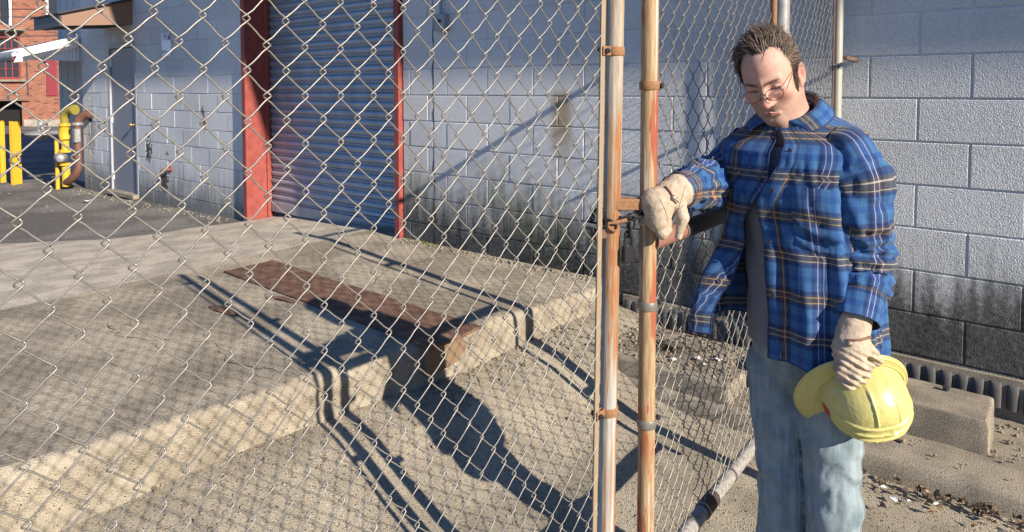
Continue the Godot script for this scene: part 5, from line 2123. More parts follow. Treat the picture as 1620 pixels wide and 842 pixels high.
# the open shirt: one sheet from the left front edge round the back to the right front edge
func shirt_point(a: float, t: float, fold: FastNoiseLite) -> Vector3:
	# a: angle from the front, positive to his left; t: hem 0 .. neck 1
	var side := smoothstep(-0.5, -1.2, a) * smoothstep(-2.9, -2.0, a)
	var hem := lerpf(0.872, 0.945, side) + 0.02 * cos(a * 2.0) - 0.02
	if a < 0.0 and a > -0.95:
		hem = lerpf(hem, 0.905, smoothstep(-0.3, -0.6, a))
	var y := lerpf(hem, 1.50, t)
	var grow := 0.010
	var p := torso_at(a, y, grow)
	var out := (torso_at(a, y, grow + 0.02) - p).normalized()
	# hanging folds, deeper towards the hem
	var low := smoothstep(1.42, 1.0, y)
	var f := fold.get_noise_3d(a * 60.0, y * 38.0, 5.0) * 0.010 * low + fold.get_noise_3d(a * 130.0, y * 60.0 + a * 40.0, 9.0) * 0.003
	f += 0.006 * sin(a * 11.0 + y * 5.0 + 2.0 * fold.get_noise_2d(y * 60.0, a * 20.0)) * low
	var crs := fold.get_noise_3d(a * 34.0 + 70.0, y * 26.0 + a * 20.0, 3.0)
	f -= 0.0065 * pow(1.0 - minf(1.0, absf(crs) * 4.5), 2.0) * smoothstep(1.46, 1.36, y)
	# strain folds from the raised right arm
	f += 0.0022 * sin((y * 1.0 - a * 0.30) * 45.0) * smoothstep(0.6, -0.4, a) * smoothstep(1.02, 1.2, y) * smoothstep(1.45, 1.35, y)
	p += out * f
	p.y += (-0.046 * (0.5 + 0.5 * cos(a)) + 0.014 * (0.5 - 0.5 * cos(a))) * smoothstep(1.34, 1.50, y)
	# the right front swings out towards the raised arm
	var h := smoothstep(-0.25, -1.0, a) * smoothstep(-3.0, -1.7, a)
	var g := pow(smoothstep(1.30, 0.93, y), 1.35)
	p += Vector3(-0.135, 0, 0.02) * h * g
	return p


func make_shirt(man: Node3D) -> void:
	var fold := nz(601, 0.05, 3)
	var b := MB.new()
	var rows := []
	var uvs := []
	var nt := 110
	var na := 190
	for j in nt + 1:
		var t := pow(j / float(nt), 0.9)
		var row := []
		var uv := []
		# where the two front edges lie at this height
		var y := lerpf(0.9, 1.498, t)
		var op := smoothstep(1.34, 1.20, y)
		var aL := lerpf(0.10, -0.16, smoothstep(1.40, 1.25, y))
		var aR := lerpf(-0.02, -0.46, op) - 0.24 * smoothstep(1.2, 0.95, y)
		var u := 0.0
		var last := Vector3.ZERO
		for i in na + 1:
			var a := lerpf(aL, TAU + aR, i / float(na))
			var aa := a if a < PI else a - TAU
			var p := shirt_point(aa, t, fold)
			if i < 6:
				p += BF * 0.006 * (1.0 - i / 6.0)           # left front lies over the right
			if i > 0:
				u += Vector2(p.x - last.x, p.z - last.z).length()
			last = p
			row.append(p)
			uv.append(Vector2(u, 0.02 - (p.y - 0.872)))
		rows.append(row)
		uvs.append(uv)
	# even out the cloth grain: u measured where the chest is full, so stripes run straight up and down
	for j in nt + 1:
		for i in na + 1:
			var k := mini(j, int(nt * 0.72))
			uvs[j][i] = Vector2(uvs[k][i].x * 0.5 + uvs[int(nt * 0.4)][i].x * 0.5 + 0.012, uvs[j][i].y)
	b.sheet(rows, Vector3.ZERO, uvs)
	var shirt := part("plaid_shirt", b.commit(), M["plaid"], man)
	# turned hem: the cloth's thickness along the hem and the two front edges
	var hems := MB.new()
	hems.tube(rows[0], 0.0016, 6)
	for k in [0, na]:
		var line := []
		for j in nt + 1:
			line.append(rows[j][k])
		hems.tube(line, 0.0015, 6)
	part("hem", hems.commit(), plain("navy_thread", lin(0.014, 0.03, 0.10), 0.95), shirt)
	# front placket strip on the left front, with buttons
	var pl := MB.new()
	var pr := []
	var pu := []
	for j in range(0, nt + 1, 2):
		var row := []
		var uv := []
		for i in 6:
			var q: Vector3 = rows[j][i]
			row.append(q + BF * (0.0035 if i > 0 and i < 5 else 0.0005) - BL * 0.002)
			uv.append(uvs[j][i] + Vector2(0.05, 0.0))
		pr.append(row)
		pu.append(uv)
	pl.sheet(pr, Vector3.ZERO, pu)
	part("placket", pl.commit(), M["plaid"], shirt)
	var bt := MB.new()
	bt.lathe(Vector3.ZERO, Vector3(0, 0, 1), [Vector2(0.0012, 0.0010), Vector2(0.004, 0.0010), Vector2(0.0052, 0.0022), Vector2(0.0056, 0.0012), Vector2(0.0056, 0.0)], 14)
	var bm := bt.commit()
	var bmat := plain("button", lin(0.055, 0.05, 0.06), 0.3)
	for y in [[0.88, 2], [0.66, 2], [0.44, 2], [0.23, 2]]:
		var j := int(nt * y[0])
		var o := part("button", bm, bmat, shirt)
		o.position = rows[j][3] + BF * 0.006
		o.basis = Basis.looking_at(-BF, Vector3.UP)
	for y in [0.70, 0.46, 0.20]:
		var j := int(nt * y)
		var o := part("button", bm, bmat, shirt)
		var q: Vector3 = rows[j][na - 3]
		var q2: Vector3 = rows[j][na - 5]
		var side := (q - q2).normalized()
		var nn := side.cross(Vector3.UP).normalized()
		if nn.z < 0:
			nn = -nn
		o.position = q + nn * 0.002
		o.basis = Basis.looking_at(-nn, Vector3.UP)
	# breast pocket on his left
	var pk := MB.new()
	var kr := []
	var ku := []
	for j in 15:
		var y := lerpf(1.175, 1.318, j / 14.0)
		var row := []
		var uv := []
		for i in 15:
			var a := lerpf(0.20, 0.90, i / 14.0)
			var y2 := y - 0.018 * sin(PI * i / 14.0) * (1.0 - j / 14.0)
			var t := (y2 - 0.872) / (1.50 - 0.872)
			var q := shirt_point(a, t, fold)
			var out := (torso_at(a, y2, 0.03) - torso_at(a, y2, 0.0)).normalized()
			var edge := minf(minf(i, 14 - i), j)
			var bulge := 0.0022 + 0.007 * sin(PI * i / 14.0) * smoothstep(0.0, 0.5, j / 14.0) * (1.0 if edge > 0 else 0.0)
			if edge == 0:
				bulge = 0.0004
			bulge += 0.005 * sin(j * 1.5 + i * 0.2) * smoothstep(9.0, 5.0, j) * (1.0 if edge > 0 else 0.0)
			row.append(q + out * bulge)
			uv.append(Vector2(0.105 + i * 0.0085, 0.02 - (y2 - 0.872) + 0.006))
		kr.append(row)
		ku.append(uv)
	pk.sheet(kr, Vector3.ZERO, ku)
	part("breast_pocket", pk.commit(), M["plaid"], shirt)
	# collar: stand and turned-down leaf, its points spread to the sides
	var co := MB.new()
	var cr := []
	var cu := []
	for j in 13:
		var q := j / 12.0
		var row := []
		var uv := []
		for i in 73:
			var s := i / 72.0
			var a := lerpf(0.10, TAU - 0.22, s)
			var back := 0.5 - 0.5 * cos(a)
			var dir := BL * sin(a) + BF * cos(a)
			var c := Vector3(-0.001, 0, -0.034) + BF * (0.006 - 0.016 * back)
			var rin := 0.061 + 0.002 * absf(sin(a))
			var top := c + dir * rin + Vector3.UP * (1.470 + 0.080 * back)
			var tip := pow(absf(s - 0.5) * 2.0, 4.0)
			var p: Vector3
			if q < 0.3:
				var k := q / 0.3
				p = top + Vector3.UP * (-0.032 * (1.0 - k)) - dir * 0.003 * (1.0 - k)
			else:
				var k := (q - 0.3) / 0.7
				var a2 := a + tip * (1.9 if s < 0.5 else -0.9)
				var dir2 := BL * sin(a2) + BF * cos(a2)
				var len_ := 0.060 + 0.012 * tip
				var roll := sin(minf(k * 2.2, 1.0) * PI * 0.5)
				p = top + dir2 * len_ * (0.16 * roll + (0.46 + 0.12 * tip) * k) + dir * 0.004 * roll + Vector3.UP * (0.004 * sin(minf(k * 4.0, 1.0) * PI) - len_ * (0.56 - 0.20 * tip) * k * (0.75 + 0.25 * k))
			row.append(p)
			uv.append(Vector2(q * 0.10 + 0.03, s * 0.42))
		cr.append(row)
		cu.append(uv)
	co.sheet(cr, Vector3.ZERO, cu)
	var col := part("collar", co.commit(), M["plaid"], shirt)
	var ce := MB.new()
	ce.tube(cr[12], 0.0016, 6)
	part("hem", ce.commit(), M["navy_thread"], col)
	# sleeves
	var sl := [Vector3(0.050, 1.395, 0.025), Vector3(0.088, 1.395, 0.080), Vector3(0.108, 1.33, 0.102), Vector3(0.114, 1.25, 0.102), Vector3(0.122, 1.17, 0.095), Vector3(0.118, 1.10, 0.105), Vector3(0.098, 1.045, 0.135), Vector3(0.078, 1.0, 0.162)]
	make_sleeve(shirt, sl, [0.045, 0.071, 0.077, 0.075, 0.069, 0.067, 0.060, 0.052], 0.64, 611, Vector3(0.3, 0, 1))
	var sr := [Vector3(-0.055, 1.385, -0.105), Vector3(-0.075, 1.355, -0.125), Vector3(-0.100, 1.325, -0.170), Vector3(-0.135, 1.298, -0.180), Vector3(-0.195, 1.290, -0.100), Vector3(-0.260, 1.293, -0.018), Vector3(-0.328, 1.297, 0.067)]
	make_sleeve(shirt, sr, [0.086, 0.082, 0.076, 0.070, 0.060, 0.050, 0.043], 0.52, 612, Vector3(0, 1, 0))


func make_sleeve(shirt: Node3D, path: Array, radii: Array, bend: float, sd: int, ref: Vector3) -> void:
	var cv := Curve3D.new()
	for i in path.size():
		var tan: Vector3 = (path[mini(i + 1, path.size() - 1)] - path[maxi(i - 1, 0)]) * 0.18
		cv.add_point(path[i], -tan, tan)
	var L := cv.get_baked_length()
	var fold := nz(sd, 0.05, 3)
	var rows := []
	var uvs := []
	var n := 120
	var m := 56
	var up := ref
	var cuff_row := int(n * 0.865)
	for j in n + 1:
		var s := j / float(n)
		var p := cv.sample_baked(L * s)
		var q := cv.sample_baked(minf(L, L * s + 0.01))
		var q0 := cv.sample_baked(maxf(0.0, L * s - 0.01))
		var d := (q - q0).normalized()
		var a := (up - d * up.dot(d)).normalized()
		up = a
		var bb := d.cross(a)
		var fi := s * (radii.size() - 1)
		var k := mini(int(fi), radii.size() - 2)
		var r: float = lerpf(radii[k], radii[k + 1], fi - k)
		var row := []
		var uv := []
		# cloth crumples above the cuff and at the elbow
		var crumple := smoothstep(0.30, 0.62, s) * smoothstep(0.90, 0.80, s)
		var el := exp(-pow((s - bend) / 0.10, 2.0))
		for i in m + 1:
			var t := TAU * (i % m) / m
			var f := fold.get_noise_3d(cos(t) * 22.0, sin(t) * 22.0, s * 62.0) * 0.012
			f += sin(s * 95.0 + 2.2 * sin(t * 1.0 + 1.0) + 3.0 * fold.get_noise_3d(cos(t) * 12.0, sin(t) * 12.0, s * 12.0)) * (0.0026 * crumple + 0.0026 * el)
			f += fold.get_noise_3d(cos(t) * 45.0 + 90.0, sin(t) * 45.0, s * 120.0 + t * 14.0) * 0.009
			var cr := fold.get_noise_3d(cos(t) * 16.0 + 30.0, sin(t) * 16.0, s * 46.0 + 7.0 * cos(t + 0.6))
			f -= 0.009 * pow(1.0 - minf(1.0, absf(cr) * 4.5), 2.0) * (0.35 + 0.65 * maxf(el, crumple))
			f *= smoothstep(0.0, 0.10, s)
			var rr := r + f
			if j >= cuff_row:
				rr = r * 0.95 + 0.002 + f * 0.25
				if j == cuff_row:
					rr -= 0.002
			else:
				rr += 0.006 * crumple
			row.append(p + (a * cos(t) + bb * sin(t)) * rr)
			uv.append(Vector2(TAU * 0.066 * i / m, L * s + (0.03 if j >= cuff_row else 0.0)))
		rows.append(row)
		uvs.append(uv)
	var b := MB.new()
	b.sheet(rows, Vector3.ZERO, uvs, true)
	var o := part("sleeve", b.commit(), M["plaid"], shirt)
	b = MB.new()
	b.tube(rows[n], 0.0016, 6, false)
	b.tube(rows[cuff_row], 0.0010, 6, false)
	part("cuff_hem", b.commit(), M["navy_thread"], shirt)


func make_body(man: Node3D) -> void:
	skin_noise = nz(551, 0.05, 3)
	var b := MB.new()
	b.colored = true
	mesh_field(head_field, Vector3(-0.20, 1.36, -0.17), Vector3(0.15, 1.72, 0.13), 0.0030, b, null, skin_tone)
	var sk := plain("skin", Color.WHITE, 0.5)
	sk.vertex_color_use_as_albedo = true
	sk.metallic_specular = 0.4
	sk.heightmap_enabled = true
	sk.heightmap_texture = as_tex(seam(561, 0.12, 4, 256), 256, 256, Image.FORMAT_L8)
	sk.heightmap_scale = 0.07
	sk.uv1_triplanar = true
	sk.uv1_scale = Vector3.ONE / 0.05
	sk.subsurf_scatter_enabled = true
	sk.subsurf_scatter_strength = 0.12
	part("body", b.commit(), sk, man)


func make_tee(man: Node3D) -> void:
	var fold := nz(651, 0.05, 3)
	var b := MB.new()
	var rows := []
	for j in 61:
		var row := []
		for i in 73:
			var a := TAU * (i % 72) / 72.0
			var y := lerpf(0.88, 1.405 + 0.06 * (0.5 - 0.5 * cos(a)), j / 60.0)
			var p := torso_at(a, y, -0.020 - 0.012 * smoothstep(1.25, 1.38, y))
			var out := (torso_at(a, y, 0.0) - p).normalized()
			p += out * (fold.get_noise_3d(p.x * 300.0, y * 90.0, p.z * 300.0) * 0.008 + 0.003 * sin(a * 9.0 + y * 20.0) * smoothstep(1.3, 1.0, y))
			row.append(p)
		rows.append(row)
	b.sheet(rows, Vector3.ZERO, [], true)
	part("grey_t_shirt", b.commit(), M["grey_jersey"], man)


const HIP := Vector3(0.046, 0.85, -0.018)
const LEG := [[Vector3(-0.012, 0.80, -0.070), Vector3(0.006, 0.47, -0.045), Vector3(0.018, 0.06, -0.075)], [Vector3(0.080, 0.80, 0.035), Vector3(0.092, 0.48, 0.052), Vector3(0.118, 0.06, 0.030)]]


func jeans_field(p: Vector3) -> float:
	var l := p - HIP
	var q := Vector3(l.dot(BL), l.y, l.dot(BF))
	var d := ell(q, Vector3(0, 0.03, -0.005), Vector3(0.146, 0.150, 0.106))
	d = smin(d, ell(q, Vector3(0, -0.03, -0.035), Vector3(0.128, 0.10, 0.095)), 0.03)
	for k in 2:
		var g: Array = LEG[k]
		var e := cap(p, g[0], g[1], 0.078, 0.065)
		e = smin(e, cap(p, g[1], g[2], 0.065, 0.072), 0.02)
		# folds gather round the knee, run slantwise on the thigh
		var u: Vector3 = p - g[1]
		var n := cloth_noise.get_noise_3d(p.x * 520.0, p.y * 420.0 + k * 90.0, p.z * 520.0)
		var n2 := cloth_noise.get_noise_3d(p.x * 210.0 + k * 50.0, p.y * 170.0, p.z * 210.0)
		var knee := exp(-pow((u.y - 0.06) / 0.14, 2.0))
		e -= n2 * 0.0045 + n * 0.001 - 0.0028 * maxf(0.0, 1.0 - absf(n) * 5.0) + 0.0030 * sin(u.y * 62.0 + 5.0 * u.x * 9.0 + n2 * 5.0) * knee + 0.003 * sin(u.x * 40.0 + u.y * 22.0 + n2 * 4.0) * (1.0 - knee)
		d = smin(d, e, 0.007)
	d = maxf(d, p.y - 0.955)
	return maxf(d, 0.055 - p.y)


var cloth_noise := FastNoiseLite.new()


func make_jeans(man: Node3D) -> void:
	cloth_noise = nz(661, 0.02, 3)
	var b := MB.new()
	mesh_field(jeans_field, Vector3(-0.17, 0.03, -0.20), Vector3(0.26, 0.98, 0.17), 0.0075, b)
	var je := part("jeans", b.commit(), M["denim"], man)
	# stitched outseam and inseam of his left leg, inseam of the right
	var seams := [[LEG[1], Vector3(0.93, 0, 0.37)], [LEG[0], Vector3(0.22, 0, 0.97)]]
	for s in seams:
		for off in [0.0, 0.011]:
			var pts := []
			for i in 70:
				var y := lerpf(0.10, 0.74, i / 69.0)
				var g: Array = s[0]
				var c: Vector3 = g[1].lerp(g[0], (y - g[1].y) / (g[0].y - g[1].y)) if y > g[1].y else g[2].lerp(g[1], (y - g[2].y) / (g[1].y - g[2].y))
				var dir: Vector3 = (s[1] + Vector3(-s[1].z, 0, s[1].x) * off * 12.0).normalized()
				var lo := 0.02
				var hi := 0.14
				for k in 14:
					var mid := (lo + hi) / 2
					if jeans_field(Vector3(c.x, y, c.z) + dir * mid) < 0.0:
						lo = mid
					else:
						hi = mid
				pts.append(Vector3(c.x, y, c.z) + dir * (lo + 0.0003))
			var sb := MB.new()
			sb.tube(pts, 0.0024 if off == 0.0 else 0.0011, 5)
			part("seam", sb.commit(), plain("seam_thread", lin(0.20, 0.24, 0.27), 0.9) if off == 0.0 else M["seam_thread"], je)
	# work boots, below the picture
	for k in 2:
		var a: Vector3 = LEG[k][2]
		var fw := (BF + BL * (-0.25 if k == 0 else 0.25)).normalized()
		var f := func(p: Vector3) -> float:
			var d := cap(p, a + Vector3(0, 0.10, 0), a + Vector3(0, 0.0, 0) + fw * 0.0, 0.055, 0.052)
			d = smin(d, cap(p, Vector3(a.x, 0.042, a.z) - fw * 0.03, Vector3(a.x, 0.036, a.z) + fw * 0.15, 0.042, 0.038), 0.04)
			return maxf(d, -p.y + 0.002)
		var bb := MB.new()
		mesh_field(f, a - Vector3(0.24, 0.07, 0.24), a + Vector3(0.24, 0.18, 0.24), 0.008, bb)
		part("boot", bb.commit(), plain("boot_leather", lin(0.11, 0.06, 0.035), 0.6) if k == 0 else M["boot_leather"], man)


# right glove: a fist closed on the latch, thumb down
func glove_r(p: Vector3) -> float:
	var d := cap(p, Vector3(-0.346, 1.290, 0.090), Vector3(-0.374, 1.270, 0.100), 0.034, 0.035)
	d = smin(d, cap(p, Vector3(-0.395, 1.277, 0.100), Vector3(-0.382, 1.228, 0.108), 0.027, 0.027), 0.028)
	d = smin(d, cap(p, Vector3(-0.330, 1.297, 0.078), Vector3(-0.345, 1.291, 0.090), 0.044, 0.036), 0.014)
	# little, ring, middle: over the knuckles and away behind
	var k := [[Vector3(-0.402, 1.280, 0.098), Vector3(-0.417, 1.272, 0.070), Vector3(-0.396, 1.262, 0.045)], [Vector3(-0.408, 1.262, 0.104), Vector3(-0.422, 1.250, 0.074), Vector3(-0.398, 1.242, 0.045)], [Vector3(-0.400, 1.238, 0.110), Vector3(-0.412, 1.224, 0.082), Vector3(-0.388, 1.218, 0.052)]]
	for g in k:
		var e := smin(cap(p, g[0], g[1], 0.0130, 0.0125), cap(p, g[1], g[2], 0.0125, 0.0115), 0.006)
		d = smin(d, e, 0.005)
	# index, folded down and back to the right
	var ix := smin(cap(p, Vector3(-0.386, 1.220, 0.114), Vector3(-0.374, 1.198, 0.118), 0.0130, 0.0125), cap(p, Vector3(-0.374, 1.198, 0.118), Vector3(-0.361, 1.208, 0.116), 0.0120, 0.0105), 0.006)
	ix = smin(ix, cap(p, Vector3(-0.361, 1.212, 0.118), Vector3(-0.359, 1.228, 0.116), 0.0100, 0.0085), 0.006)
	d = smin(d, ix, 0.004)
	# thumb from the side of the palm
	var th := smin(cap(p, Vector3(-0.332, 1.272, 0.108), Vector3(-0.326, 1.238, 0.124), 0.018, 0.0135), cap(p, Vector3(-0.326, 1.238, 0.124), Vector3(-0.336, 1.194, 0.124), 0.0130, 0.0085), 0.006)
	d = smin(d, th, 0.006)
	var n := cloth_noise.get_noise_3d(p.x * 900.0, p.y * 900.0, p.z * 900.0)
	var n2 := cloth_noise.get_noise_3d(p.x * 2300.0, p.y * 2300.0, p.z * 2300.0)
	d -= n * 0.0028 + n2 * 0.0006
	# hollow cuff
	return smax(d, -cap(p, Vector3(-0.306, 1.301, 0.057), Vector3(-0.336, 1.295, 0.083), 0.045, 0.033), 0.003)


# left glove: hanging, fingers closed over the brim of the hat
func glove_l(p: Vector3) -> float:
	var d := cap(p, Vector3(0.074, 0.990, 0.165), Vector3(0.060, 0.950, 0.185), 0.034, 0.038)
	d = smin(d, cap(p, Vector3(0.048, 0.935, 0.190), Vector3(0.038, 0.900, 0.196), 0.030, 0.024), 0.025)
	d = smin(d, cap(p, Vector3(0.080, 1.010, 0.158), Vector3(0.074, 0.985, 0.166), 0.037, 0.034), 0.014)
	# four fingers, each bent over the rim and pointing to the right
	var g := [[Vector3(0.040, 0.930, 0.212), Vector3(0.062, 0.916, 0.222), Vector3(0.086, 0.912, 0.216)], [Vector3(0.030, 0.916, 0.212), Vector3(0.050, 0.899, 0.224), Vector3(0.078, 0.896, 0.220)], [Vector3(0.024, 0.901, 0.210), Vector3(0.042, 0.882, 0.222), Vector3(0.068, 0.880, 0.220)], [Vector3(0.022, 0.886, 0.206), Vector3(0.036, 0.868, 0.216), Vector3(0.056, 0.867, 0.216)]]
	for i in 4:
		var r := 0.0122 - 0.0007 * i
		var e := smin(cap(p, g[i][0], g[i][1], r + 0.001, r), cap(p, g[i][1], g[i][2], r, r - 0.002), 0.006)
		d = smin(d, e, 0.0035)
	var th := smin(cap(p, Vector3(0.078, 0.965, 0.190), Vector3(0.100, 0.935, 0.194), 0.018, 0.0145), cap(p, Vector3(0.100, 0.935, 0.194), Vector3(0.117, 0.914, 0.190), 0.0140, 0.0110), 0.008)
	d = smin(d, th, 0.006)
	var n := cloth_noise.get_noise_3d(p.x * 900.0, p.y * 900.0 + 40.0, p.z * 900.0)
	var n2 := cloth_noise.get_noise_3d(p.x * 2300.0, p.y * 2300.0, p.z * 2300.0)
	d -= n * 0.003 + n2 * 0.0006 + 0.0020 * sin((p.y * 0.9 + p.x * 0.5) * 420.0) * smoothstep(0.96, 0.93, p.y)
	return d


# the front (+z) surface of a field at x, y
func front_of(f: Callable, x: float, y: float, z0: float, lift := 0.0006) -> Vector3:
	var z := z0
	for i in 40:
		var d: float = f.call(Vector3(x, y, z))
		if d < 0.0003:
			break
		z -= maxf(d * 0.7, 0.0004)
	return Vector3(x, y, z + lift)


func seam_line(f: Callable, pts: Array, z0: float, r: float) -> ArrayMesh:
	var cv := Curve3D.new()
	for i in pts.size():
		var p := Vector3(pts[i].x, pts[i].y, 0)
		var q: Vector2 = (pts[mini(i + 1, pts.size() - 1)] - pts[maxi(i - 1, 0)]) * 0.16
		cv.add_point(p, -Vector3(q.x, q.y, 0), Vector3(q.x, q.y, 0))
	var line := []
	var n := maxi(8, int(cv.get_baked_length() / 0.003))
	for i in n + 1:
		var p := cv.sample_baked(cv.get_baked_length() * i / n)
		line.append(front_of(f, p.x, p.y, z0, r * 0.3))
	var b := MB.new()
	b.tube(line, r, 5)
	return b.commit()


func make_gloves(man: Node3D) -> void:
	var b := MB.new()
	mesh_field(glove_r, Vector3(-0.47, 1.16, -0.02), Vector3(-0.23, 1.37, 0.17), 0.0028, b)
	var g := part("work_glove", b.commit(), M["glove_leather"], man)
	plain("strap_leather", lin(0.15, 0.07, 0.045), 0.6)
	plain("stitch", lin(0.20, 0.14, 0.09), 0.9)
	# elastic strap with its toggle, seams over the back of the hand
	part("wrist_strap", seam_line(glove_r, [Vector2(-0.366, 1.316), Vector2(-0.357, 1.304), Vector2(-0.351, 1.293)], 0.19, 0.0030), M["strap_leather"], g)
	b = MB.new()
	var k := front_of(glove_r, -0.350, 1.290, 0.19)
	b.lathe(k, Vector3(-0.2, 0.2, 1), [Vector2(0.0, 0.007), Vector2(0.005, 0.0055), Vector2(0.0075, 0.002), Vector2(0.006, -0.003)], 12)
	b.tube([k + Vector3(0, 0, 0.003), k + Vector3(0.007, -0.004, 0.006), k + Vector3(0.012, -0.011, 0.002)], 0.002, 6)
	part("toggle", b.commit(), plain("toggle_metal", lin(0.28, 0.22, 0.17), 0.4, 0.4), g)
	for s in [[Vector2(-0.322, 1.272), Vector2(-0.338, 1.262), Vector2(-0.350, 1.240), Vector2(-0.352, 1.214)], [Vector2(-0.318, 1.318), Vector2(-0.330, 1.284), Vector2(-0.337, 1.262)], [Vector2(-0.385, 1.290), Vector2(-0.372, 1.262), Vector2(-0.364, 1.236)]]:
		part("seam", seam_line(glove_r, s, 0.19, 0.0007), M["stitch"], g)
	b = MB.new()
	var pts := []
	for i in 25:
		var t := TAU * i / 24.0
		var ax := Vector3(-0.026, -0.006, 0.022).normalized()
		var u := (Vector3.UP - ax * ax.y).normalized()
		pts.append(Vector3(-0.316, 1.3005, 0.066) + (u * cos(t) + ax.cross(u) * sin(t)) * 0.0455)
	b.tube(pts, 0.0022, 6, false)
	part("cuff_binding", b.commit(), M["strap_leather"], g)
	b = MB.new()
	mesh_field(glove_l, Vector3(-0.03, 0.83, 0.10), Vector3(0.16, 1.06, 0.26), 0.0028, b)
	g = part("work_glove", b.commit(), M["glove_leather"], man)
	part("wrist_strap", seam_line(glove_l, [Vector2(0.036, 0.972), Vector2(0.060, 0.975), Vector2(0.088, 0.978), Vector2(0.105, 0.968)], 0.30, 0.0030), M["strap_leather"], g)
	b = MB.new()
	b.lathe(front_of(glove_l, 0.038, 0.966, 0.30), Vector3(-1, 0, 0.8), [Vector2(0.0, 0.007), Vector2(0.005, 0.0055), Vector2(0.0075, 0.001), Vector2(0.005, -0.004)], 10)
	part("toggle", b.commit(), M["toggle_metal"], g)


# ---------------------------------------------------------------- the hard hat
const HAT_LONG := 0.098
const HAT_WIDE := 0.093
const HAT_TALL := 0.112


func hat_point(u: float, w: float) -> Vector3:
	# dome without ribs: u to the front, w across, height in y
	var q := sqrt(u * u / (HAT_LONG * HAT_LONG) + w * w / (HAT_WIDE * HAT_WIDE))
	return Vector3(u, HAT_TALL * pow(maxf(0.0, 1.0 - pow(q, 2.8)), 0.52), w)


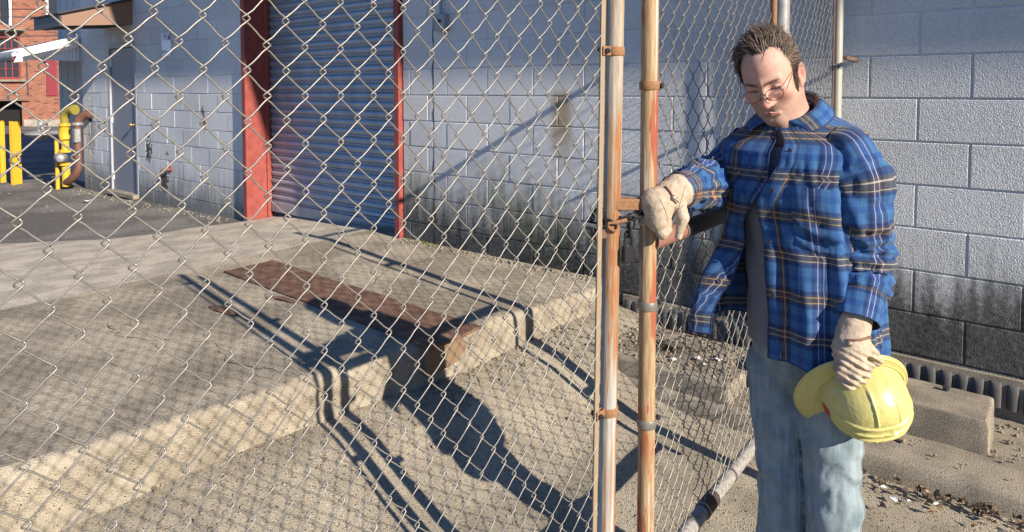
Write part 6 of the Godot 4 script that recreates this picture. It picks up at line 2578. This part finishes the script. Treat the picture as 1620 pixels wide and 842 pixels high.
func make_hat() -> void:
	var turn := asin(0.6173)
	var hat := thing("hard_hat", "scuffed yellow hard hat with ridged crown, held by its brim in the man's glove", "hard hat", Vector3(-0.454, 0, 1.771), turn)
	# it hangs on its side: crown down and towards us, peak to the left
	var up := Vector3(0.02, -0.50, 0.865).normalized()
	var al := Vector3(-1.0, -0.27, 0.0)
	al = (al - up * up.dot(al)).normalized()
	var ac := up.cross(al).normalized()
	var frame := Transform3D(Basis(al, up, ac), Vector3(0.110, 0.818, 0.138))
	var n := nz(701, 30.0, 2)
	var rows := []
	var under := []
	for j in 116:
		var row := []
		var low := []
		for i in 181:
			var t := TAU * (i % 180) / 180.0
			var p: Vector3
			var lift := 0.0
			if j < 100:
				var q := pow(j / 99.0, 0.66) if j > 0 else 0.0
				p = hat_point(cos(t) * HAT_LONG * q, sin(t) * HAT_WIDE * q)
				var u := p.x
				var w := p.z
				# three ridges from front to back over the crown
				for e in [-0.021, 0.0, 0.021]:
					lift += 0.0050 * exp(-pow((w - e) / 0.0024, 2.0)) * smoothstep(0.094, 0.082, absf(u))
				# paired ribs down each side, the panel between them raised
				for e in [-0.037, 0.014]:
					lift += 0.0042 * exp(-pow((u - e) / 0.0024, 2.0)) * smoothstep(0.026, 0.032, absf(w)) * smoothstep(0.091, 0.080, absf(w))
				lift += 0.0016 * smoothstep(-0.037, -0.033, u) * smoothstep(0.014, 0.010, u) * smoothstep(0.026, 0.032, absf(w)) * smoothstep(0.091, 0.080, absf(w))
				lift += 0.0035 * exp(-((u + 0.020) * (u + 0.020) + w * w) / 0.00004)
				lift += n.get_noise_2d(u * 3.0, w * 3.0) * 0.0004
				var g := Vector3(u / (HAT_LONG * HAT_LONG), p.y / (HAT_TALL * HAT_TALL) + 0.4, w / (HAT_WIDE * HAT_WIDE)).normalized()
				p += g * lift
			else:
				var k := (j - 99) / 16.0
				var ext := 0.013 + 0.017 * pow(absf(sin(t)), 2.0) + 0.043 * pow(maxf(0.0, cos(t - 0.35)), 0.62)
				p = Vector3(cos(t) * (HAT_LONG + ext * k), -0.002 * k - 0.010 * k * k * maxf(0.3, cos(t)) + 0.0016 * exp(-pow((k - 0.22) / 0.07, 2.0)) + 0.0012 * exp(-pow((k - 0.82) / 0.06, 2.0)), sin(t) * (HAT_WIDE + ext * k))
				if j == 115:
					p.y -= 0.004
			row.append(frame * p)
			low.append(frame * (p * Vector3(0.985, 1.0, 0.985) - Vector3(0, 0.0045, 0)))
		rows.append(row)
		under.append(low)
	var b := MB.new()
	b.sheet(rows, Vector3.ZERO, [], true)
	for i in b.v.size():
		if b.n[i].dot(up) < -0.05 or b.n[i].dot(b.v[i] - frame * Vector3(0, -0.05, 0)) < 0.0:
			b.n[i] = -b.n[i]
	for i in 181:
		b.n[i] = up
	var idx := b.idx
	b.idx = PackedInt32Array()
	for i in range(0, idx.size(), 3):
		b.tri(idx[i], idx[i + 1], idx[i + 2])
	var t := mineral(512, [[seam(711, 0.09, 3, 512), 0.4], [seam(712, 0.015, 4, 512), 0.6]], [[0.0, lin(0.36, 0.325, 0.11)], [0.35, lin(0.46, 0.42, 0.145)], [0.7, lin(0.51, 0.475, 0.175)], [1.0, lin(0.56, 0.53, 0.24)]], [seam(713, 0.16, 2, 512), 66, lin(0.25, 0.22, 0.075), 0], [seam(714, 0.05, 2, 512)])
	var m := ground_mat("hat_shell", t, 0.20, 0.015, 0.36)
	m.uv1_world_triplanar = false
	m.metallic_specular = 0.5
	m.cull_mode = BaseMaterial3D.CULL_DISABLED
	var shell := part("shell", b.commit(), m, hat)
	b = MB.new()
	b.sheet(under, Vector3.ZERO, [], true)
	part("inner_shell", b.commit(), m, hat)
	b = MB.new()
	b.tube(rows[115], 0.0024, 8, false)
	part("rim", b.commit(), m, hat)
	# small red label at the foot of the dome, above the peak
	b = MB.new()
	var lr := []
	for j in 9:
		var row := []
		for i in 4:
			var ang := lerpf(-0.06, 0.26, j / 8.0)
			var q := 0.992 - 0.050 * i / 3.0
			var p := hat_point(cos(ang) * HAT_LONG * q, sin(ang) * HAT_WIDE * q)
			row.append(frame * (p + Vector3(cos(ang), 0.25, sin(ang)) * 0.0014))
		lr.append(row)
	b.sheet(lr, Vector3.ZERO)
	var red := plain("label_red", lin(0.36, 0.03, 0.03), 0.5)
	red.cull_mode = BaseMaterial3D.CULL_DISABLED
	part("red_label", b.commit(), red, shell)
	# headband webbing inside
	b = MB.new()
	var pts := []
	for i in 41:
		var a := TAU * i / 40.0
		pts.append(frame * Vector3(cos(a) * 0.082, 0.012, sin(a) * 0.077))
	b.tube(pts, 0.004, 6, false)
	for k in 3:
		var strap := []
		for i in 13:
			var q := lerpf(-0.95, 0.95, i / 12.0)
			var a := PI * k / 3.0 + 0.3
			strap.append(frame * Vector3(cos(a) * 0.082 * q, 0.012 + 0.066 * (1.0 - q * q), sin(a) * 0.077 * q))
		b.tube(strap, 0.0035, 5)
	part("headband", b.commit(), M["strap_leather"], hat)


func make_man() -> void:
	cloth_mats()
	var man := thing("person", "man in a blue plaid flannel shirt, jeans, glasses and work gloves closing the gate", "person", Vector3(-0.454, 0, 1.771), asin(0.6173))
	make_body(man)
	make_hair(man)
	make_glasses(man)
	make_tee(man)
	make_jeans(man)
	make_shirt(man)
	make_gloves(man)
	make_hat()


func _ready() -> void:
	rng.seed = 20240
	make_view()
	make_materials()
	make_ground()
	make_building()
	make_far_street()
	make_yard_things()
	make_gates()
	make_details()
	make_man()
